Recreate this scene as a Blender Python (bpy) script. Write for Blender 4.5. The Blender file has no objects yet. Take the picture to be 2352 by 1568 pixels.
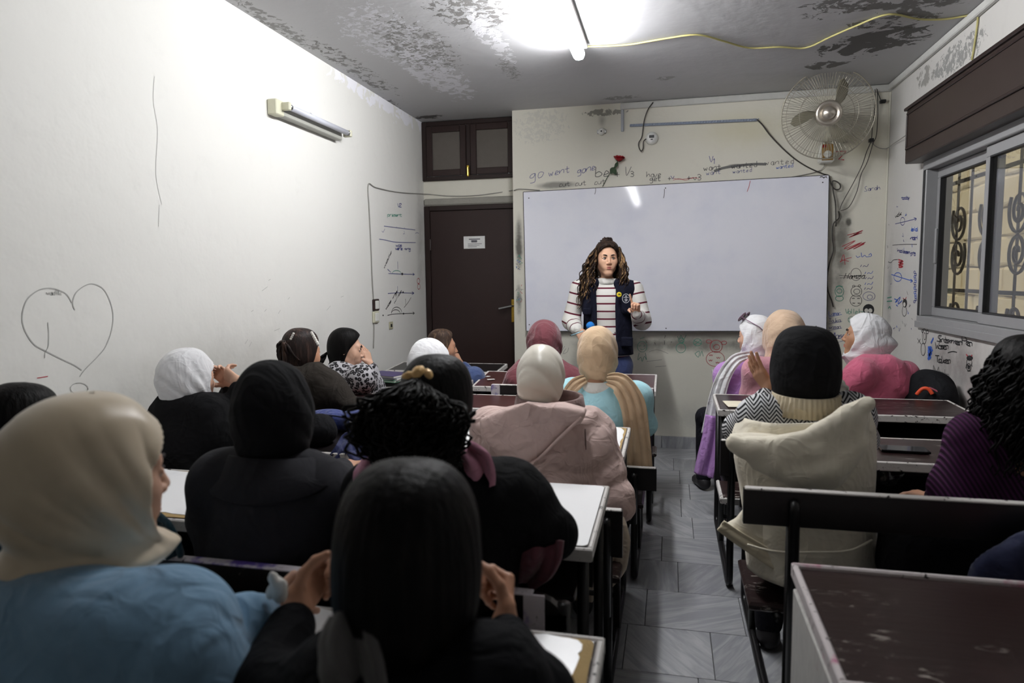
import bpy, math, random
import numpy as np
from mathutils import Vector, Matrix
random.seed(7); RNG = np.random.RandomState(11)
SC = bpy.context.scene
COL = SC.collection
# ------------------------------------------------------------------ camera
YAW, PITCH, ROLL, FPX, CAMH = .23129973, .09388, -.01129577, 1540.1, 1.4358
_cy, _sy = math.cos(YAW), math.sin(YAW)
_f = Vector((-_sy*math.cos(PITCH), _cy*math.cos(PITCH), -math.sin(PITCH)))
_r0 = Vector((_cy, _sy, 0)); _u0 = _r0.cross(_f)
_r = math.cos(ROLL)*_r0 + math.sin(ROLL)*_u0
_u = -math.sin(ROLL)*_r0 + math.cos(ROLL)*_u0
CAMP = Vector((0, 0, CAMH))
cd = bpy.data.cameras.new('camera'); cam = bpy.data.objects.new('camera', cd); COL.objects.link(cam)
cd.sensor_width = 36; cd.lens = FPX/2352*36; cd.clip_start = .05
cam.matrix_world = Matrix(((_r.x, _u.x, -_f.x, 0), (_r.y, _u.y, -_f.y, 0), (_r.z, _u.z, -_f.z, CAMH), (0, 0, 0, 1)))
cd.dof.use_dof = True; cd.dof.focus_distance = 3.7; cd.dof.aperture_fstop = 3.0
SC.camera = cam
# ------------------------------------------------------------------ world, exposure
w = bpy.data.worlds.new('world'); SC.world = w; w.use_nodes = True
_n = w.node_tree.nodes; _n.clear()
_o = _n.new('ShaderNodeOutputWorld'); _b = _n.new('ShaderNodeBackground'); _b.inputs[0].default_value = (.93, .96, 1, 1)
_b.inputs[1].default_value = 1.0
w.node_tree.links.new(_b.outputs[0], _o.inputs[0])
SC.view_settings.view_transform = 'Standard'; SC.view_settings.look = 'None'
SC.view_settings.exposure = 0.0; SC.view_settings.gamma = 1.0; SC.view_settings.use_curve_mapping = False
SC.cycles.max_bounces = 6; SC.cycles.diffuse_bounces = 4; SC.cycles.glossy_bounces = 2; SC.cycles.transmission_bounces = 4; SC.cycles.caustics_reflective = False; SC.cycles.caustics_refractive = False
SC.cycles.use_adaptive_sampling = True; SC.cycles.adaptive_threshold = .05; SC.cycles.sample_clamp_indirect = 6
LAMP_POWER = 134.0
SUN = bpy.data.lights.new('sun', 'SUN'); SUN.energy = 2.2; SUN.angle = .02; SUN.color = (1, .93, .8)
so = bpy.data.objects.new('sun', SUN); COL.objects.link(so); so.location = (4, 3, 6)
so.rotation_euler = (math.radians(24), math.radians(-16), 0)
# ------------------------------------------------------------------ pixel ray -> world, at a known real plane
def ray(px, py):
    return _f + _r*((px-1176)/FPX) - _u*((py-784)/FPX)
def P(px, py, Y):
    d = ray(px, py); return CAMP + d*(Y/d.y)
def PX(px, py, X):
    d = ray(px, py); return CAMP + d*(X/d.x)
def PZ(px, py, Z):
    d = ray(px, py); return CAMP + d*((Z-CAMH)/d.z)
V = lambda *a: Vector(a)
D, XL, XR, H, DD, XS, YB = 5.696, -2.205, 1.602, 2.851, 5.901, -1.3127, -1.6
# ------------------------------------------------------------------ object helpers
def link(o, parent=None):
    COL.objects.link(o)
    if parent is not None: o.parent = parent
    return o
def tag(o, label=None, cat=None, group=None, kind=None):
    if label: o['label'] = label
    if cat: o['category'] = cat
    if group: o['group'] = group
    if kind: o['kind'] = kind
    return o
def thing(name, label, cat, loc=(0, 0, 0), group=None):
    o = bpy.data.objects.new(name, None); link(o); o.location = loc; o.empty_display_size = .1
    return tag(o, label, cat, group)
def struct(o):
    o['kind'] = 'structure'; return o
def mesh(name, verts, faces, mats, parent=None, smooth=False, mi=None):
    me = bpy.data.meshes.new(name)
    me.from_pydata([tuple(v) for v in verts], [], faces)
    if not isinstance(mats, (list, tuple)): mats = [mats]
    for m in mats: me.materials.append(m)
    if smooth: me.polygons.foreach_set('use_smooth', [True]*len(me.polygons))
    if mi is not None: me.polygons.foreach_set('material_index', mi)
    me.update()
    o = bpy.data.objects.new(name, me); link(o)
    if parent is not None:
        o.parent = parent; me.transform(Matrix.Translation(-parent_world(parent)))
    return o
def parent_world(p):
    v = Vector((0, 0, 0))
    while p is not None:
        v = v + p.location; p = p.parent
    return v
class MB:
    """collects shapes given in world coordinates"""
    def __init__(s): s.v = []; s.f = []; s.mi = []
    def add(s, v, f, m=0):
        b = len(s.v); s.v += [tuple(x) for x in v]; s.f += [tuple(i+b for i in q) for q in f]; s.mi += [m]*len(f); return s
    def box(s, lo, hi, bev=0, m=0):
        x0, y0, z0 = lo; x1, y1, z1 = hi
        if bev <= 0:
            v = [(x0,y0,z0),(x1,y0,z0),(x1,y1,z0),(x0,y1,z0),(x0,y0,z1),(x1,y0,z1),(x1,y1,z1),(x0,y1,z1)]
            return s.add(v, [(0,3,2,1),(4,5,6,7),(0,1,5,4),(1,2,6,5),(2,3,7,6),(3,0,4,7)], m)
        b = min(bev, (x1-x0)*.49, (y1-y0)*.49, (z1-z0)*.49)
        v = []; 
        for (z, i) in ((z0, b), (z0+b, 0), (z1-b, 0), (z1, b)):
            for (cx, cy, sx, sy) in ((x0, y0, 1, 1), (x1, y0, -1, 1), (x1, y1, -1, -1), (x0, y1, 1, -1)):
                if i: v += [(cx+sx*b, cy+sy*b, z)]*2
                else:
                    a1 = (cx+sx*b, cy, z); a2 = (cx, cy+sy*b, z)
                    v += [a2, a1] if (sx*sy > 0) else [a1, a2]
        f = [(7,5,3,1), (24,26,28,30)]
        for k in range(3):
            for j in range(8):
                f.append((k*8+j, k*8+(j+1) % 8, (k+1)*8+(j+1) % 8, (k+1)*8+j))
        return s.add(v, f, m)
    def tube(s, pts, r, n=8, m=0, closed=False, cap=True):
        pts = [Vector(p) for p in pts]; N = len(pts)
        rs = r if isinstance(r, (list, tuple)) else [r]*N
        t = [(pts[(i+1) % N if closed else min(i+1, N-1)] - pts[(i-1) % N if closed else max(i-1, 0)]).normalized() for i in range(N)]
        ref = Vector((0, 0, 1)) if abs(t[0].z) < .9 else Vector((1, 0, 0))
        a = t[0].cross(ref).normalized(); v = []
        for i in range(N):
            a = (a - t[i]*a.dot(t[i]))
            if a.length < 1e-6: a = t[i].orthogonal()
            a.normalize(); b = t[i].cross(a)
            for j in range(n):
                q = 2*math.pi*j/n; v.append(pts[i] + (a*math.cos(q) + b*math.sin(q))*rs[i])
        f = []
        for i in range(N if closed else N-1):
            i2 = (i+1) % N
            for j in range(n):
                f.append((i*n+j, i*n+(j+1) % n, i2*n+(j+1) % n, i2*n+j))
        if cap and not closed:
            f.append(tuple(range(n))[::-1]); f.append(tuple((N-1)*n+j for j in range(n)))
        return s.add(v, f, m)
    def lathe(s, prof, c, axis=(0, 0, 1), n=24, m=0):
        ax = Vector(axis).normalized(); a = ax.orthogonal().normalized(); b = ax.cross(a); c = Vector(c); v = []
        for (r, h) in prof:
            for j in range(n):
                q = 2*math.pi*j/n; v.append(c + ax*h + (a*math.cos(q)+b*math.sin(q))*max(r, 1e-5))
        f = []
        for i in range(len(prof)-1):
            for j in range(n):
                f.append((i*n+j, i*n+(j+1) % n, (i+1)*n+(j+1) % n, (i+1)*n+j))
        return s.add(v, f, m)
    def prism(s, poly, h, m=0):
        """poly: list of 3D points (planar), h: Vector extrusion"""
        n = len(poly); h = Vector(h); v = [Vector(p) for p in poly] + [Vector(p)+h for p in poly]
        f = [tuple(range(n))[::-1], tuple(range(n, 2*n))] + [(i, (i+1) % n, n+(i+1) % n, n+i) for i in range(n)]
        return s.add(v, f, m)
    def build(s, name, mats, parent=None, smooth=False):
        return mesh(name, s.v, s.f, mats, parent, smooth, s.mi)
def fillet(pts, r, n=5):
    """round the corners of a polyline"""
    pts = [Vector(p) for p in pts]; out = [pts[0]]
    for i in range(1, len(pts)-1):
        a, b, c = pts[i-1], pts[i], pts[i+1]
        d1 = (a-b); d2 = (c-b); rr = min(r, d1.length*.45, d2.length*.45)
        p, q = b+d1.normalized()*rr, b+d2.normalized()*rr
        for k in range(n+1):
            t = k/n; out.append(p*(1-t)**2 + b*2*t*(1-t) + q*t*t)
    out.append(pts[-1]); return out
def smoothline(pts, n=6):
    pts = [Vector(p) for p in pts]; out = []
    for i in range(len(pts)-1):
        p0, p1, p2, p3 = pts[max(i-1, 0)], pts[i], pts[i+1], pts[min(i+2, len(pts)-1)]
        for k in range(n):
            t = k/n
            out.append(.5*((2*p1) + (p2-p0)*t + (2*p0-5*p1+4*p2-p3)*t*t + (3*p1-p0-3*p2+p3)*t**3))
    out.append(pts[-1]); return out
# ------------------------------------------------------------------ materials
MATS = {}
class NT:
    def __init__(s, name):
        s.m = bpy.data.materials.new(name); s.m.use_nodes = True; s.t = s.m.node_tree; s.t.nodes.clear()
        s.out = s.n('ShaderNodeOutputMaterial'); s.b = s.n('ShaderNodeBsdfPrincipled'); s.l(s.b.outputs[0], s.out.inputs[0])
        s.co = s.n('ShaderNodeTexCoord').outputs['Object']
    def n(s, k): return s.t.nodes.new(k)
    def l(s, a, b): s.t.links.new(a, b)
    def set(s, i, v):
        if hasattr(v, 'is_linked') or hasattr(v, 'links'): s.l(v, i)
        elif isinstance(v, (tuple, list)) and len(v) == 3 and i.type == 'RGBA': i.default_value = (*v, 1)
        else: i.default_value = v
    def noise(s, scale, detail=4, rough=.55, vec=None, dist=0):
        n = s.n('ShaderNodeTexNoise'); n.inputs['Scale'].default_value = scale; n.inputs['Detail'].default_value = detail
        n.inputs['Roughness'].default_value = rough; n.inputs['Distortion'].default_value = dist
        s.l(vec if vec is not None else s.co, n.inputs['Vector']); return n.outputs['Fac']
    def math(s, op, a, b=0.0, clamp=False):
        n = s.n('ShaderNodeMath'); n.operation = op; n.use_clamp = clamp; s.set(n.inputs[0], a); s.set(n.inputs[1], b); return n.outputs[0]
    def ramp(s, v, lo, hi):
        n = s.n('ShaderNodeMapRange'); n.interpolation_type = 'SMOOTHSTEP'; s.set(n.inputs[0], v)
        n.inputs[1].default_value = lo; n.inputs[2].default_value = hi; return n.outputs[0]
    def mix(s, f, a, b, mode='MIX'):
        n = s.n('ShaderNodeMix'); n.data_type = 'RGBA'; n.blend_type = mode
        s.set(n.inputs[0], f); s.set(n.inputs[6], a); s.set(n.inputs[7], b); return n.outputs[2]
    def map(s, scale=(1, 1, 1), rot=(0, 0, 0), loc=(0, 0, 0), vec=None):
        n = s.n('ShaderNodeMapping'); n.inputs['Scale'].default_value = scale; n.inputs['Rotation'].default_value = rot
        n.inputs['Location'].default_value = loc; s.l(vec if vec is not None else s.co, n.inputs['Vector']); return n.outputs[0]
    def blob(s, c, r):
        """1 at c falling to 0 at ellipsoid radius r"""
        n = s.n('ShaderNodeVectorMath'); n.operation = 'SUBTRACT'; s.l(s.co, n.inputs[0]); n.inputs[1].default_value = c
        d = s.n('ShaderNodeVectorMath'); d.operation = 'DIVIDE'; s.l(n.outputs[0], d.inputs[0]); d.inputs[1].default_value = r
        e = s.n('ShaderNodeVectorMath'); e.operation = 'LENGTH'; s.l(d.outputs[0], e.inputs[0])
        return s.math('SUBTRACT', 1.0, e.outputs['Value'], True)
    def bump(s, h, strength=.3, dist=.01):
        n = s.n('ShaderNodeBump'); n.inputs['Strength'].default_value = strength; n.inputs['Distance'].default_value = dist
        s.l(h, n.inputs['Height']); s.l(n.outputs[0], s.b.inputs['Normal'])
    def done(s, col, rough=.6, metal=0, spec=.5, **kw):
        s.set(s.b.inputs['Base Color'], col); s.set(s.b.inputs['Roughness'], rough); s.set(s.b.inputs['Metallic'], metal)
        s.b.inputs['Specular IOR Level'].default_value = spec
        for k, v in kw.items(): s.set(s.b.inputs[k.replace('_', ' ')], v)
        return s.m
def S(r, g, b):
    f = lambda c: (c/12.92 if c <= .04045 else ((c+.055)/1.055)**2.4)
    return (f(r/255), f(g/255), f(b/255))
def plain(name, col, rough=.55, metal=0, var=.12, vs=18, bump=.12, bs=120, spec=.4, **kw):
    if name in MATS: return MATS[name]
    t = NT(name); k = t.noise(vs, 3)
    c = t.mix(k, tuple(x*(1-var) for x in col), tuple(min(1, x*(1+var)) for x in col))
    if bump: t.bump(t.noise(bs, 3), bump, .004)
    MATS[name] = t.done(c, rough, metal, spec, **kw); return MATS[name]
def cloth(name, col, weave=900, wr=.5, rough=.85, sheen=.25, var=.15):
    if name in MATS: return MATS[name]
    t = NT(name); k = t.noise(9, 4)
    c = t.mix(k, tuple(x*(1-var) for x in col), tuple(min(1, x*(1+var)) for x in col))
    def ridge(sc, mp, di):
        n_ = t.noise(sc, 2, .45, t.map(mp), di); return t.math('SUBTRACT', 1, t.math('ABSOLUTE', t.math('SUBTRACT', t.math('MULTIPLY', n_, 2), 1)))
    fold = t.math('ADD', ridge(9, (1, 1, .5), 1.0), t.math('MULTIPLY', ridge(19, (.7, 1, 1), .8), .4)); fine = t.noise(weave, 2)
    t.bump(t.math('ADD', t.math('MULTIPLY', fold, wr), t.math('MULTIPLY', fine, .03)), .8, .035)
    MATS[name] = t.done(c, rough, 0, .25 if max(col) > .03 else .12, Sheen_Weight=sheen if max(col) > .03 else 0); return MATS[name]
def skin(name, col):
    if name in MATS: return MATS[name]
    t = NT(name); k = t.noise(22, 4)
    c = t.mix(k, tuple(x*.88 for x in col), tuple(min(1, x*1.1) for x in col)); t.bump(t.noise(400, 2), .08, .002)
    MATS[name] = t.done(c, .5, 0, .4); return MATS[name]
def hairmat(name, col, hi):
    if name in MATS: return MATS[name]
    t = NT(name); k = t.noise(60, 3, .6, t.map((1, 1, .08)))
    c = t.mix(t.ramp(k, .45, .75), col, hi); t.bump(k, .5, .01)
    MATS[name] = t.done(c, .55, 0, .2 if max(col) > .01 else .12); return MATS[name]
# ------------------------------------------------------------------ implicit surfaces (smooth unions) for bodies and clothes
def smin(a, b, k):
    h = np.maximum(k-np.abs(a-b), 0)/k
    return np.minimum(a, b) - h*h*k*.25
class SDF:
    def __init__(s): s.p = []
    def _add(s, fn, lo, hi, k, op): s.p.append((fn, np.array(lo, float), np.array(hi, float), k, op)); return s
    def cap(s, a, b, ra, rb=None, k=.03, op='u'):
        rb = ra if rb is None else rb; a = np.array(a, float); b = np.array(b, float); R = max(ra, rb); d = b-a; L = max((d*d).sum(), 1e-9)
        def fn(X, Y, Z):
            px, py, pz = X-a[0], Y-a[1], Z-a[2]
            t = np.clip((px*d[0]+py*d[1]+pz*d[2])/L, 0, 1)
            return np.sqrt((px-t*d[0])**2+(py-t*d[1])**2+(pz-t*d[2])**2) - (ra+(rb-ra)*t)
        return s._add(fn, np.minimum(a, b)-R, np.maximum(a, b)+R, k, op)
    def ell(s, c, r, R=None, k=.03, op='u'):
        c = np.array(c, float); r = np.array(r, float); M = np.eye(3) if R is None else np.array(R.to_3x3()); Mi = M.T
        def fn(X, Y, Z):
            px, py, pz = X-c[0], Y-c[1], Z-c[2]
            q = [(Mi[i, 0]*px+Mi[i, 1]*py+Mi[i, 2]*pz) for i in range(3)]
            k0 = np.sqrt(sum((q[i]/r[i])**2 for i in range(3)))+1e-9; k1 = np.sqrt(sum((q[i]/r[i]**2)**2 for i in range(3)))+1e-9
            return k0*(k0-1)/k1
        e = np.abs(M) @ r if R is not None else r
        return s._add(fn, c-e, c+e, k, op)
    def slab(s, pts, half, rnd=.02, bend=0.0, xc=None, slope=0.0, k=.02):
        """thick panel whose outline is given by world points (x, z); lies around y = mean y, bends round the body"""
        pts = [Vector(p) for p in pts]; px = np.array([p.x for p in pts]); pz = np.array([p.z for p in pts]); y0 = float(np.mean([p.y for p in pts]))
        # per-vertex depth: fit y = a + b x + c z
        A_ = np.stack([np.ones(len(px)), px, pz], 1); co = np.linalg.lstsq(A_, np.array([p.y for p in pts]), rcond=None)[0] if len(pts) > 3 else (y0, 0, 0)
        xm = float(px.mean()) if xc is None else xc
        def fn(X, Y, Z):
            x2, z2 = X[:, 0, :], Z[:, 0, :]; x2, z2 = np.broadcast_arrays(x2, z2); d = np.full(x2.shape, 1e9); sg = np.ones(x2.shape)
            n = len(px)
            for i in range(n):
                j = (i-1) % n; ex, ez = px[j]-px[i], pz[j]-pz[i]; wx, wz = x2-px[i], z2-pz[i]
                t = np.clip((wx*ex+wz*ez)/(ex*ex+ez*ez+1e-12), 0, 1); d = np.minimum(d, (wx-ex*t)**2+(wz-ez*t)**2)
                c1, c2, c3 = z2 >= pz[i], z2 < pz[j], ex*wz > ez*wx
                fl = (c1 & c2 & c3) | (~c1 & ~c2 & ~c3); sg = np.where(fl, -sg, sg)
            d2 = (sg*np.sqrt(d))[:, None, :]
            yc = (co[0]+co[1]*x2+co[2]*z2+bend*(x2-xm)**2)[:, None, :]
            q1 = d2+rnd; q2 = np.abs(Y-yc)-half+rnd
            return np.minimum(np.maximum(q1, q2), 0)+np.sqrt(np.maximum(q1, 0)**2+np.maximum(q2, 0)**2)-rnd
        ys = [p.y for p in pts]; bm = bend*max(abs(px.min()-xm), abs(px.max()-xm))**2
        return s._add(fn, (px.min(), min(ys)+min(bm, 0)-half, pz.min()), (px.max(), max(ys)+max(bm, 0)+half, pz.max()), k, 'u')
    def mesh(s, h=.01, amp=0, disp=None):
        u = [q for q in s.p if q[4] == 'u']
        pad = 3*h+amp
        lo = np.min([q[1] for q in u], 0)-pad; hi = np.max([q[2] for q in u], 0)+pad
        n = np.ceil((hi-lo)/h).astype(int)+1
        ax = [lo[i]+h*np.arange(n[i]) for i in range(3)]
        F = np.full(n, .5, np.float32)
        for fn, a, b, k, op in s.p:
            i0 = np.maximum(((a-k-pad-lo)/h).astype(int), 0); i1 = np.minimum(((b+k+pad-lo)/h).astype(int)+2, n)
            sl = tuple(slice(i0[i], i1[i]) for i in range(3))
            if any(i1 <= i0): continue
            X, Y, Z = np.meshgrid(*[ax[i][sl[i]] for i in range(3)], indexing='ij', sparse=True)
            d = fn(X, Y, Z)
            F[sl] = smin(F[sl], d, k) if op == 'u' else -smin(-F[sl], d, k)
        if disp is not None:
            X, Y, Z = np.meshgrid(*ax, indexing='ij', sparse=True); m = np.abs(F) < pad+.02
            F = F + disp(X, Y, Z)
        return nets(F, lo, h)
def nets(F, lo, h):
    s = F < 0
    c = np.zeros([d-1 for d in F.shape], np.int8)
    for i in (0, 1):
        for j in (0, 1):
            for k in (0, 1):
                c += s[i:F.shape[0]-1+i, j:F.shape[1]-1+j, k:F.shape[2]-1+k]
    act = np.argwhere((c > 0) & (c < 8))
    idx = np.full(c.shape, -1, np.int64); idx[tuple(act.T)] = np.arange(len(act))
    pos = np.zeros((len(act), 3)); cnt = np.zeros(len(act))
    cor = [(i, j, k) for i in (0, 1) for j in (0, 1) for k in (0, 1)]
    val = {q: F[act[:, 0]+q[0], act[:, 1]+q[1], act[:, 2]+q[2]].astype(float) for q in cor}
    for q in cor:
        for a in range(3):
            if q[a] == 0:
                q2 = list(q); q2[a] = 1; q2 = tuple(q2)
                m = (val[q] < 0) != (val[q2] < 0)
                t = np.where(m, val[q]/(val[q]-val[q2]+1e-12), 0)
                p = np.tile(np.array(q, float), (len(act), 1)); p[:, a] = t
                pos += np.where(m[:, None], p, 0); cnt += m
    vert = lo + h*(act + pos/np.maximum(cnt, 1)[:, None])
    quads = []
    for a in range(3):
        b, cc = (a+1) % 3, (a+2) % 3
        sl0 = [slice(None)]*3; sl1 = [slice(None)]*3; sl0[a] = slice(0, -1); sl1[a] = slice(1, None)
        e = np.argwhere(s[tuple(sl0)] != s[tuple(sl1)])
        ok = (e[:, b] > 0) & (e[:, cc] > 0) & (e[:, b] < c.shape[b]) & (e[:, cc] < c.shape[cc]); e = e[ok]
        ins = s[tuple(e.T)]
        def cell(db, dc):
            q = e.copy(); q[:, b] += db; q[:, cc] += dc; return idx[tuple(q.T)]
        Q = np.stack([cell(-1, -1), cell(0, -1), cell(0, 0), cell(-1, 0)], 1)
        Q[~ins] = Q[~ins][:, ::-1]; quads.append(Q)
    Q = np.concatenate(quads); Q = Q[(Q >= 0).all(1)]
    return vert, Q
_K = RNG.normal(size=(14, 3)); _PH = RNG.uniform(0, 6.28, 14)
def wrinkle(amp, freq=30, aniso=(1, 1, 1)):
    """smooth pseudo-noise displacement"""
    def fn(X, Y, Z):
        wx = X + .02*np.sin(23*Z+9*Y); wz = Z + .02*np.sin(19*X+11*Y)
        d = 0
        for i in range(7):
            k = _K[i]*freq*(.55+.22*i)/1.7
            d = d + np.sin(wx*k[0]*aniso[0]+Y*k[1]*aniso[1]+wz*k[2]*aniso[2]+_PH[i])/(1+.35*i)
        return amp*(1.5*np.abs(d*.45)**.8-.55)*-1.0
    return fn
def mesh_np(name, parts, mats, parent=None, smooth=True):
    """parts: list of (verts, quads); joined into one mesh object, world coordinates"""
    vs, fs, b = [], [], 0
    mi = []
    for pt in parts:
        v, f = pt[0], pt[1]; vs.append(np.asarray(v, float)); fs.append(np.asarray(f)+b); b += len(v); mi += [pt[2] if len(pt) > 2 else 0]*len(f)
    v = np.concatenate(vs); f = np.concatenate(fs)
    off = np.array(parent_world(parent)) if parent is not None else np.zeros(3)
    me = bpy.data.meshes.new(name); me.vertices.add(len(v)); me.vertices.foreach_set('co', (v-off).astype(np.float32).ravel())
    nq = f.shape[1]
    me.loops.add(f.size); me.loops.foreach_set('vertex_index', f.astype(np.int32).ravel())
    me.polygons.add(len(f)); me.polygons.foreach_set('loop_start', np.arange(0, f.size, nq, dtype=np.int32))
    me.update(calc_edges=True)
    if smooth: me.polygons.foreach_set('use_smooth', np.ones(len(f), bool))
    for m in (mats if isinstance(mats, (list, tuple)) else [mats]): me.materials.append(m)
    me.polygons.foreach_set('material_index', np.array(mi, np.int32))
    me.validate(); me.update()
    o = bpy.data.objects.new(name, me); link(o, parent); return o
# ================================================================== THE ROOM
def wall_mat(name, base, stains, rough=.62, bs=9, spec=.25, peel=None):
    t = NT(name)
    c = t.mix(t.noise(1.3, 5, .6), tuple(x*.95 for x in base), base)
    c = t.mix(t.ramp(t.noise(7, 6, .7), .55, .8), c, tuple(x*.93 for x in base))
    hgt = t.noise(bs, 3, .6)
    for (ctr, rad, col, ns, lo, hi, st, bmp) in stains:
        if bmp:      # flaking paint: patches follow the noise, denser towards the middle
            m = t.math('ADD', t.noise(ns, 5, .68, None, .6), t.math('MULTIPLY', t.ramp(t.blob(ctr, rad), 0, .75), .36))
            m = t.math('MULTIPLY', t.ramp(m, .52+lo, .55+lo), st)
        else:
            m = t.math('MULTIPLY', t.blob(ctr, rad), t.math('ADD', .25, t.noise(ns, 4, .65)))
            m = t.math('MULTIPLY', t.ramp(m, lo, hi), st)
        c = t.mix(m, c, col)
        if bmp and name == 'ceiling_paint': hgt = t.math('ADD', hgt, t.math('MULTIPLY', m, bmp))
    t.bump(hgt, .35, .012)
    return t.done(c, rough, 0, spec)
GRIME = S(96, 94, 90); DARK = S(52, 50, 46)
paint = S(222, 219, 208)
mL = wall_mat('left_wall_paint', S(226, 225, 220), [
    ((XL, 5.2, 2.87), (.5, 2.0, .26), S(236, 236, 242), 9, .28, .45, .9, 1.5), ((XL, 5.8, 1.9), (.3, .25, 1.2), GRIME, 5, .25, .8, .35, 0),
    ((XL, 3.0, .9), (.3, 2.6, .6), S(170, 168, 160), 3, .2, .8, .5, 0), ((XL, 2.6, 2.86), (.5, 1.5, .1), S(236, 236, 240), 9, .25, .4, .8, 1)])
bp = lambda px, py: P(px, py, D)
mF = wall_mat('front_wall_paint', S(224, 221, 208), [
    (bp(1930, 560), (.14, .3, .9), DARK, 6, .18, .75, .75, 0), (bp(1893, 700), (.12, .3, .5), DARK, 9, .2, .7, .6, 0),
    (bp(1192, 560), (.06, .3, .38), DARK, 8, .18, .7, .85, 0), (bp(1192, 690), (.05, .3, .3), S(80, 84, 84), 12, .2, .7, .7, 0),
    (bp(1560, 790), (1.6, .3, .13), DARK, 7, .2, .75, .7, 0), (bp(1780, 800), (.7, .3, .3), DARK, 5, .25, .9, .6, 0),
    (bp(1280, 425), (.28, .3, .05), GRIME, 6, .15, .6, .7, 0), (bp(1690, 380), (.12, .3, .022), DARK, 3, .15, .5, .8, 0),
    (bp(1240, 290), (.5, .3, .3), S(196, 195, 188), 30, .32, .5, .45, 1), (bp(1390, 258), (.3, .3, .05), S(120, 118, 110), 22, .25, .5, .8, 1.2),
    (bp(1383, 278), (.06, .3, .1), GRIME, 3, .15, .8, .5, 0), (bp(1700, 300), (.9, .3, .3), S(206, 200, 170), 2, .2, .9, .7, 0),
    (bp(1975, 330), (.4, .3, .35), S(196, 190, 160), 3, .2, .9, .7, 0), (bp(1949, 510), (.04, .3, .06), DARK, 9, .2, .5, .8, 0),
    (bp(1600, 960), (.9, .3, .3), S(176, 176, 170), 4, .2, .9, .6, 0)])
mR = wall_mat('right_wall_paint', S(204, 202, 198), [
    ((XR, 4.3, .9), (.3, .9, .4), S(120, 112, 110), 7, .2, .8, .7, 0), ((XR, 3.9, .75), (.3, .6, .3), S(170, 120, 124), 4, .25, .9, .5, 0),
    ((XR, 4.4, .62), (.3, .5, .25), DARK, 6, .3, .9, .6, 0), ((XR, 5.55, 1.3), (.3, .14, .8), S(140, 140, 140), 9, .25, .8, .6, 0),
    ((XR, 4.5, 2.68), (.3, .7, .16), S(130, 130, 128), 24, .28, .36, .8, 1.2), ((XR, 5.0, 2.72), (.3, .3, .14), S(120, 118, 112), 14, .3, .5, .7, 1)])
cp = lambda px, py: PZ(px, py, H)
mC = wall_mat('ceiling_paint', S(190, 190, 192), [
    (cp(2010, 95), (.5, .62, .4), S(64, 62, 58), 5, .28, .42, .85, -1.2), (cp(2080, 30), (.5, .5, .4), S(84, 82, 78), 7, .3, .42, .8, -1.2),
    (cp(1900, 150), (.25, .2, .4), S(70, 68, 64), 9, .3, .4, .8, -1), (cp(1930, 10), (.4, .4, .4), S(90, 88, 84), 10, .34, .42, .8, -1),
    (cp(1000, 170), (.35, 1.3, .4), S(226, 226, 232), 13, .285, .46, .8, 1.8), (cp(900, 90), (.5, 1.0, .4), S(220, 220, 226), 24, .32, .46, .7, 1.8), (cp(960, 110), (.5, 1.1, .4), S(122, 120, 116), 30, .345, .5, .8, -2), (cp(1075, 20), (.4, .7, .4), S(108, 106, 102), 22, .31, .5, .8, -2),
    (cp(1130, 90), (.16, .9, .4), S(232, 232, 236), 14, .3, .45, .8, 1.8), (cp(1170, 160), (.14, .5, .4), S(130, 128, 124), 32, .34, .46, .7, -2),
    (cp(820, 160), (.2, 1.6, .4), S(104, 102, 98), 18, .36, .46, .8, -1.6), (cp(880, 240), (.28, .5, .4), S(96, 94, 90), 16, .32, .42, .8, -1.6),
    (cp(990, 268), (.3, .12, .4), S(70, 68, 64), 12, .28, .5, .85, -1), (cp(640, 60), (.12, 1.0, .4), S(110, 108, 104), 20, .32, .48, .7, -1.4),
    (cp(1420, 225), (.3, .12, .4), S(110, 108, 104), 20, .28, .5, .6, -1), (cp(1530, 180), (.15, .12, .4), S(120, 118, 112), 20, .3, .5, .5, -1)], bs=6)
# floor slab + individual marble tiles
fl = struct(MB().box((XL-.1, YB, -.1), (XR+.1, DD+.1, -.006)).build('floor', plain('floor_bed', S(84, 84, 84), .8)))
tm = NT('marble_tile'); oi = tm.n('ShaderNodeObjectInfo').outputs['Random']
cmb = tm.n('ShaderNodeCombineXYZ'); tm.l(tm.math('MULTIPLY', oi, 6.28), cmb.inputs[2])
mp = tm.n('ShaderNodeMapping'); tm.l(tm.co, mp.inputs['Vector']); tm.l(cmb.outputs[0], mp.inputs['Rotation']); tm.l(tm.math('MULTIPLY', oi, 37), mp.inputs['Location'])
ve = tm.noise(3.0, 6, .62, tm.map((9, 1.1, 1), vec=mp.outputs[0]), .8)
cl_ = tm.noise(4, 4, .6, mp.outputs[0])
tc = tm.mix(tm.ramp(ve, .36, .68), S(132, 134, 140), S(172, 173, 176)); tc = tm.mix(tm.math('MULTIPLY', cl_, .5), tc, S(150, 150, 148))
hs = tm.n('ShaderNodeHueSaturation'); tm.l(tc, hs.inputs['Color']); tm.l(tm.math('ADD', .82, tm.math('MULTIPLY', oi, .3)), hs.inputs['Value'])
mTile = tm.done(hs.outputs[0], tm.math('ADD', .22, tm.math('MULTIPLY', cl_, .2)), 0, .5)
TS = .332; proto_tile = {}
y = D-.005
row = 0
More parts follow.
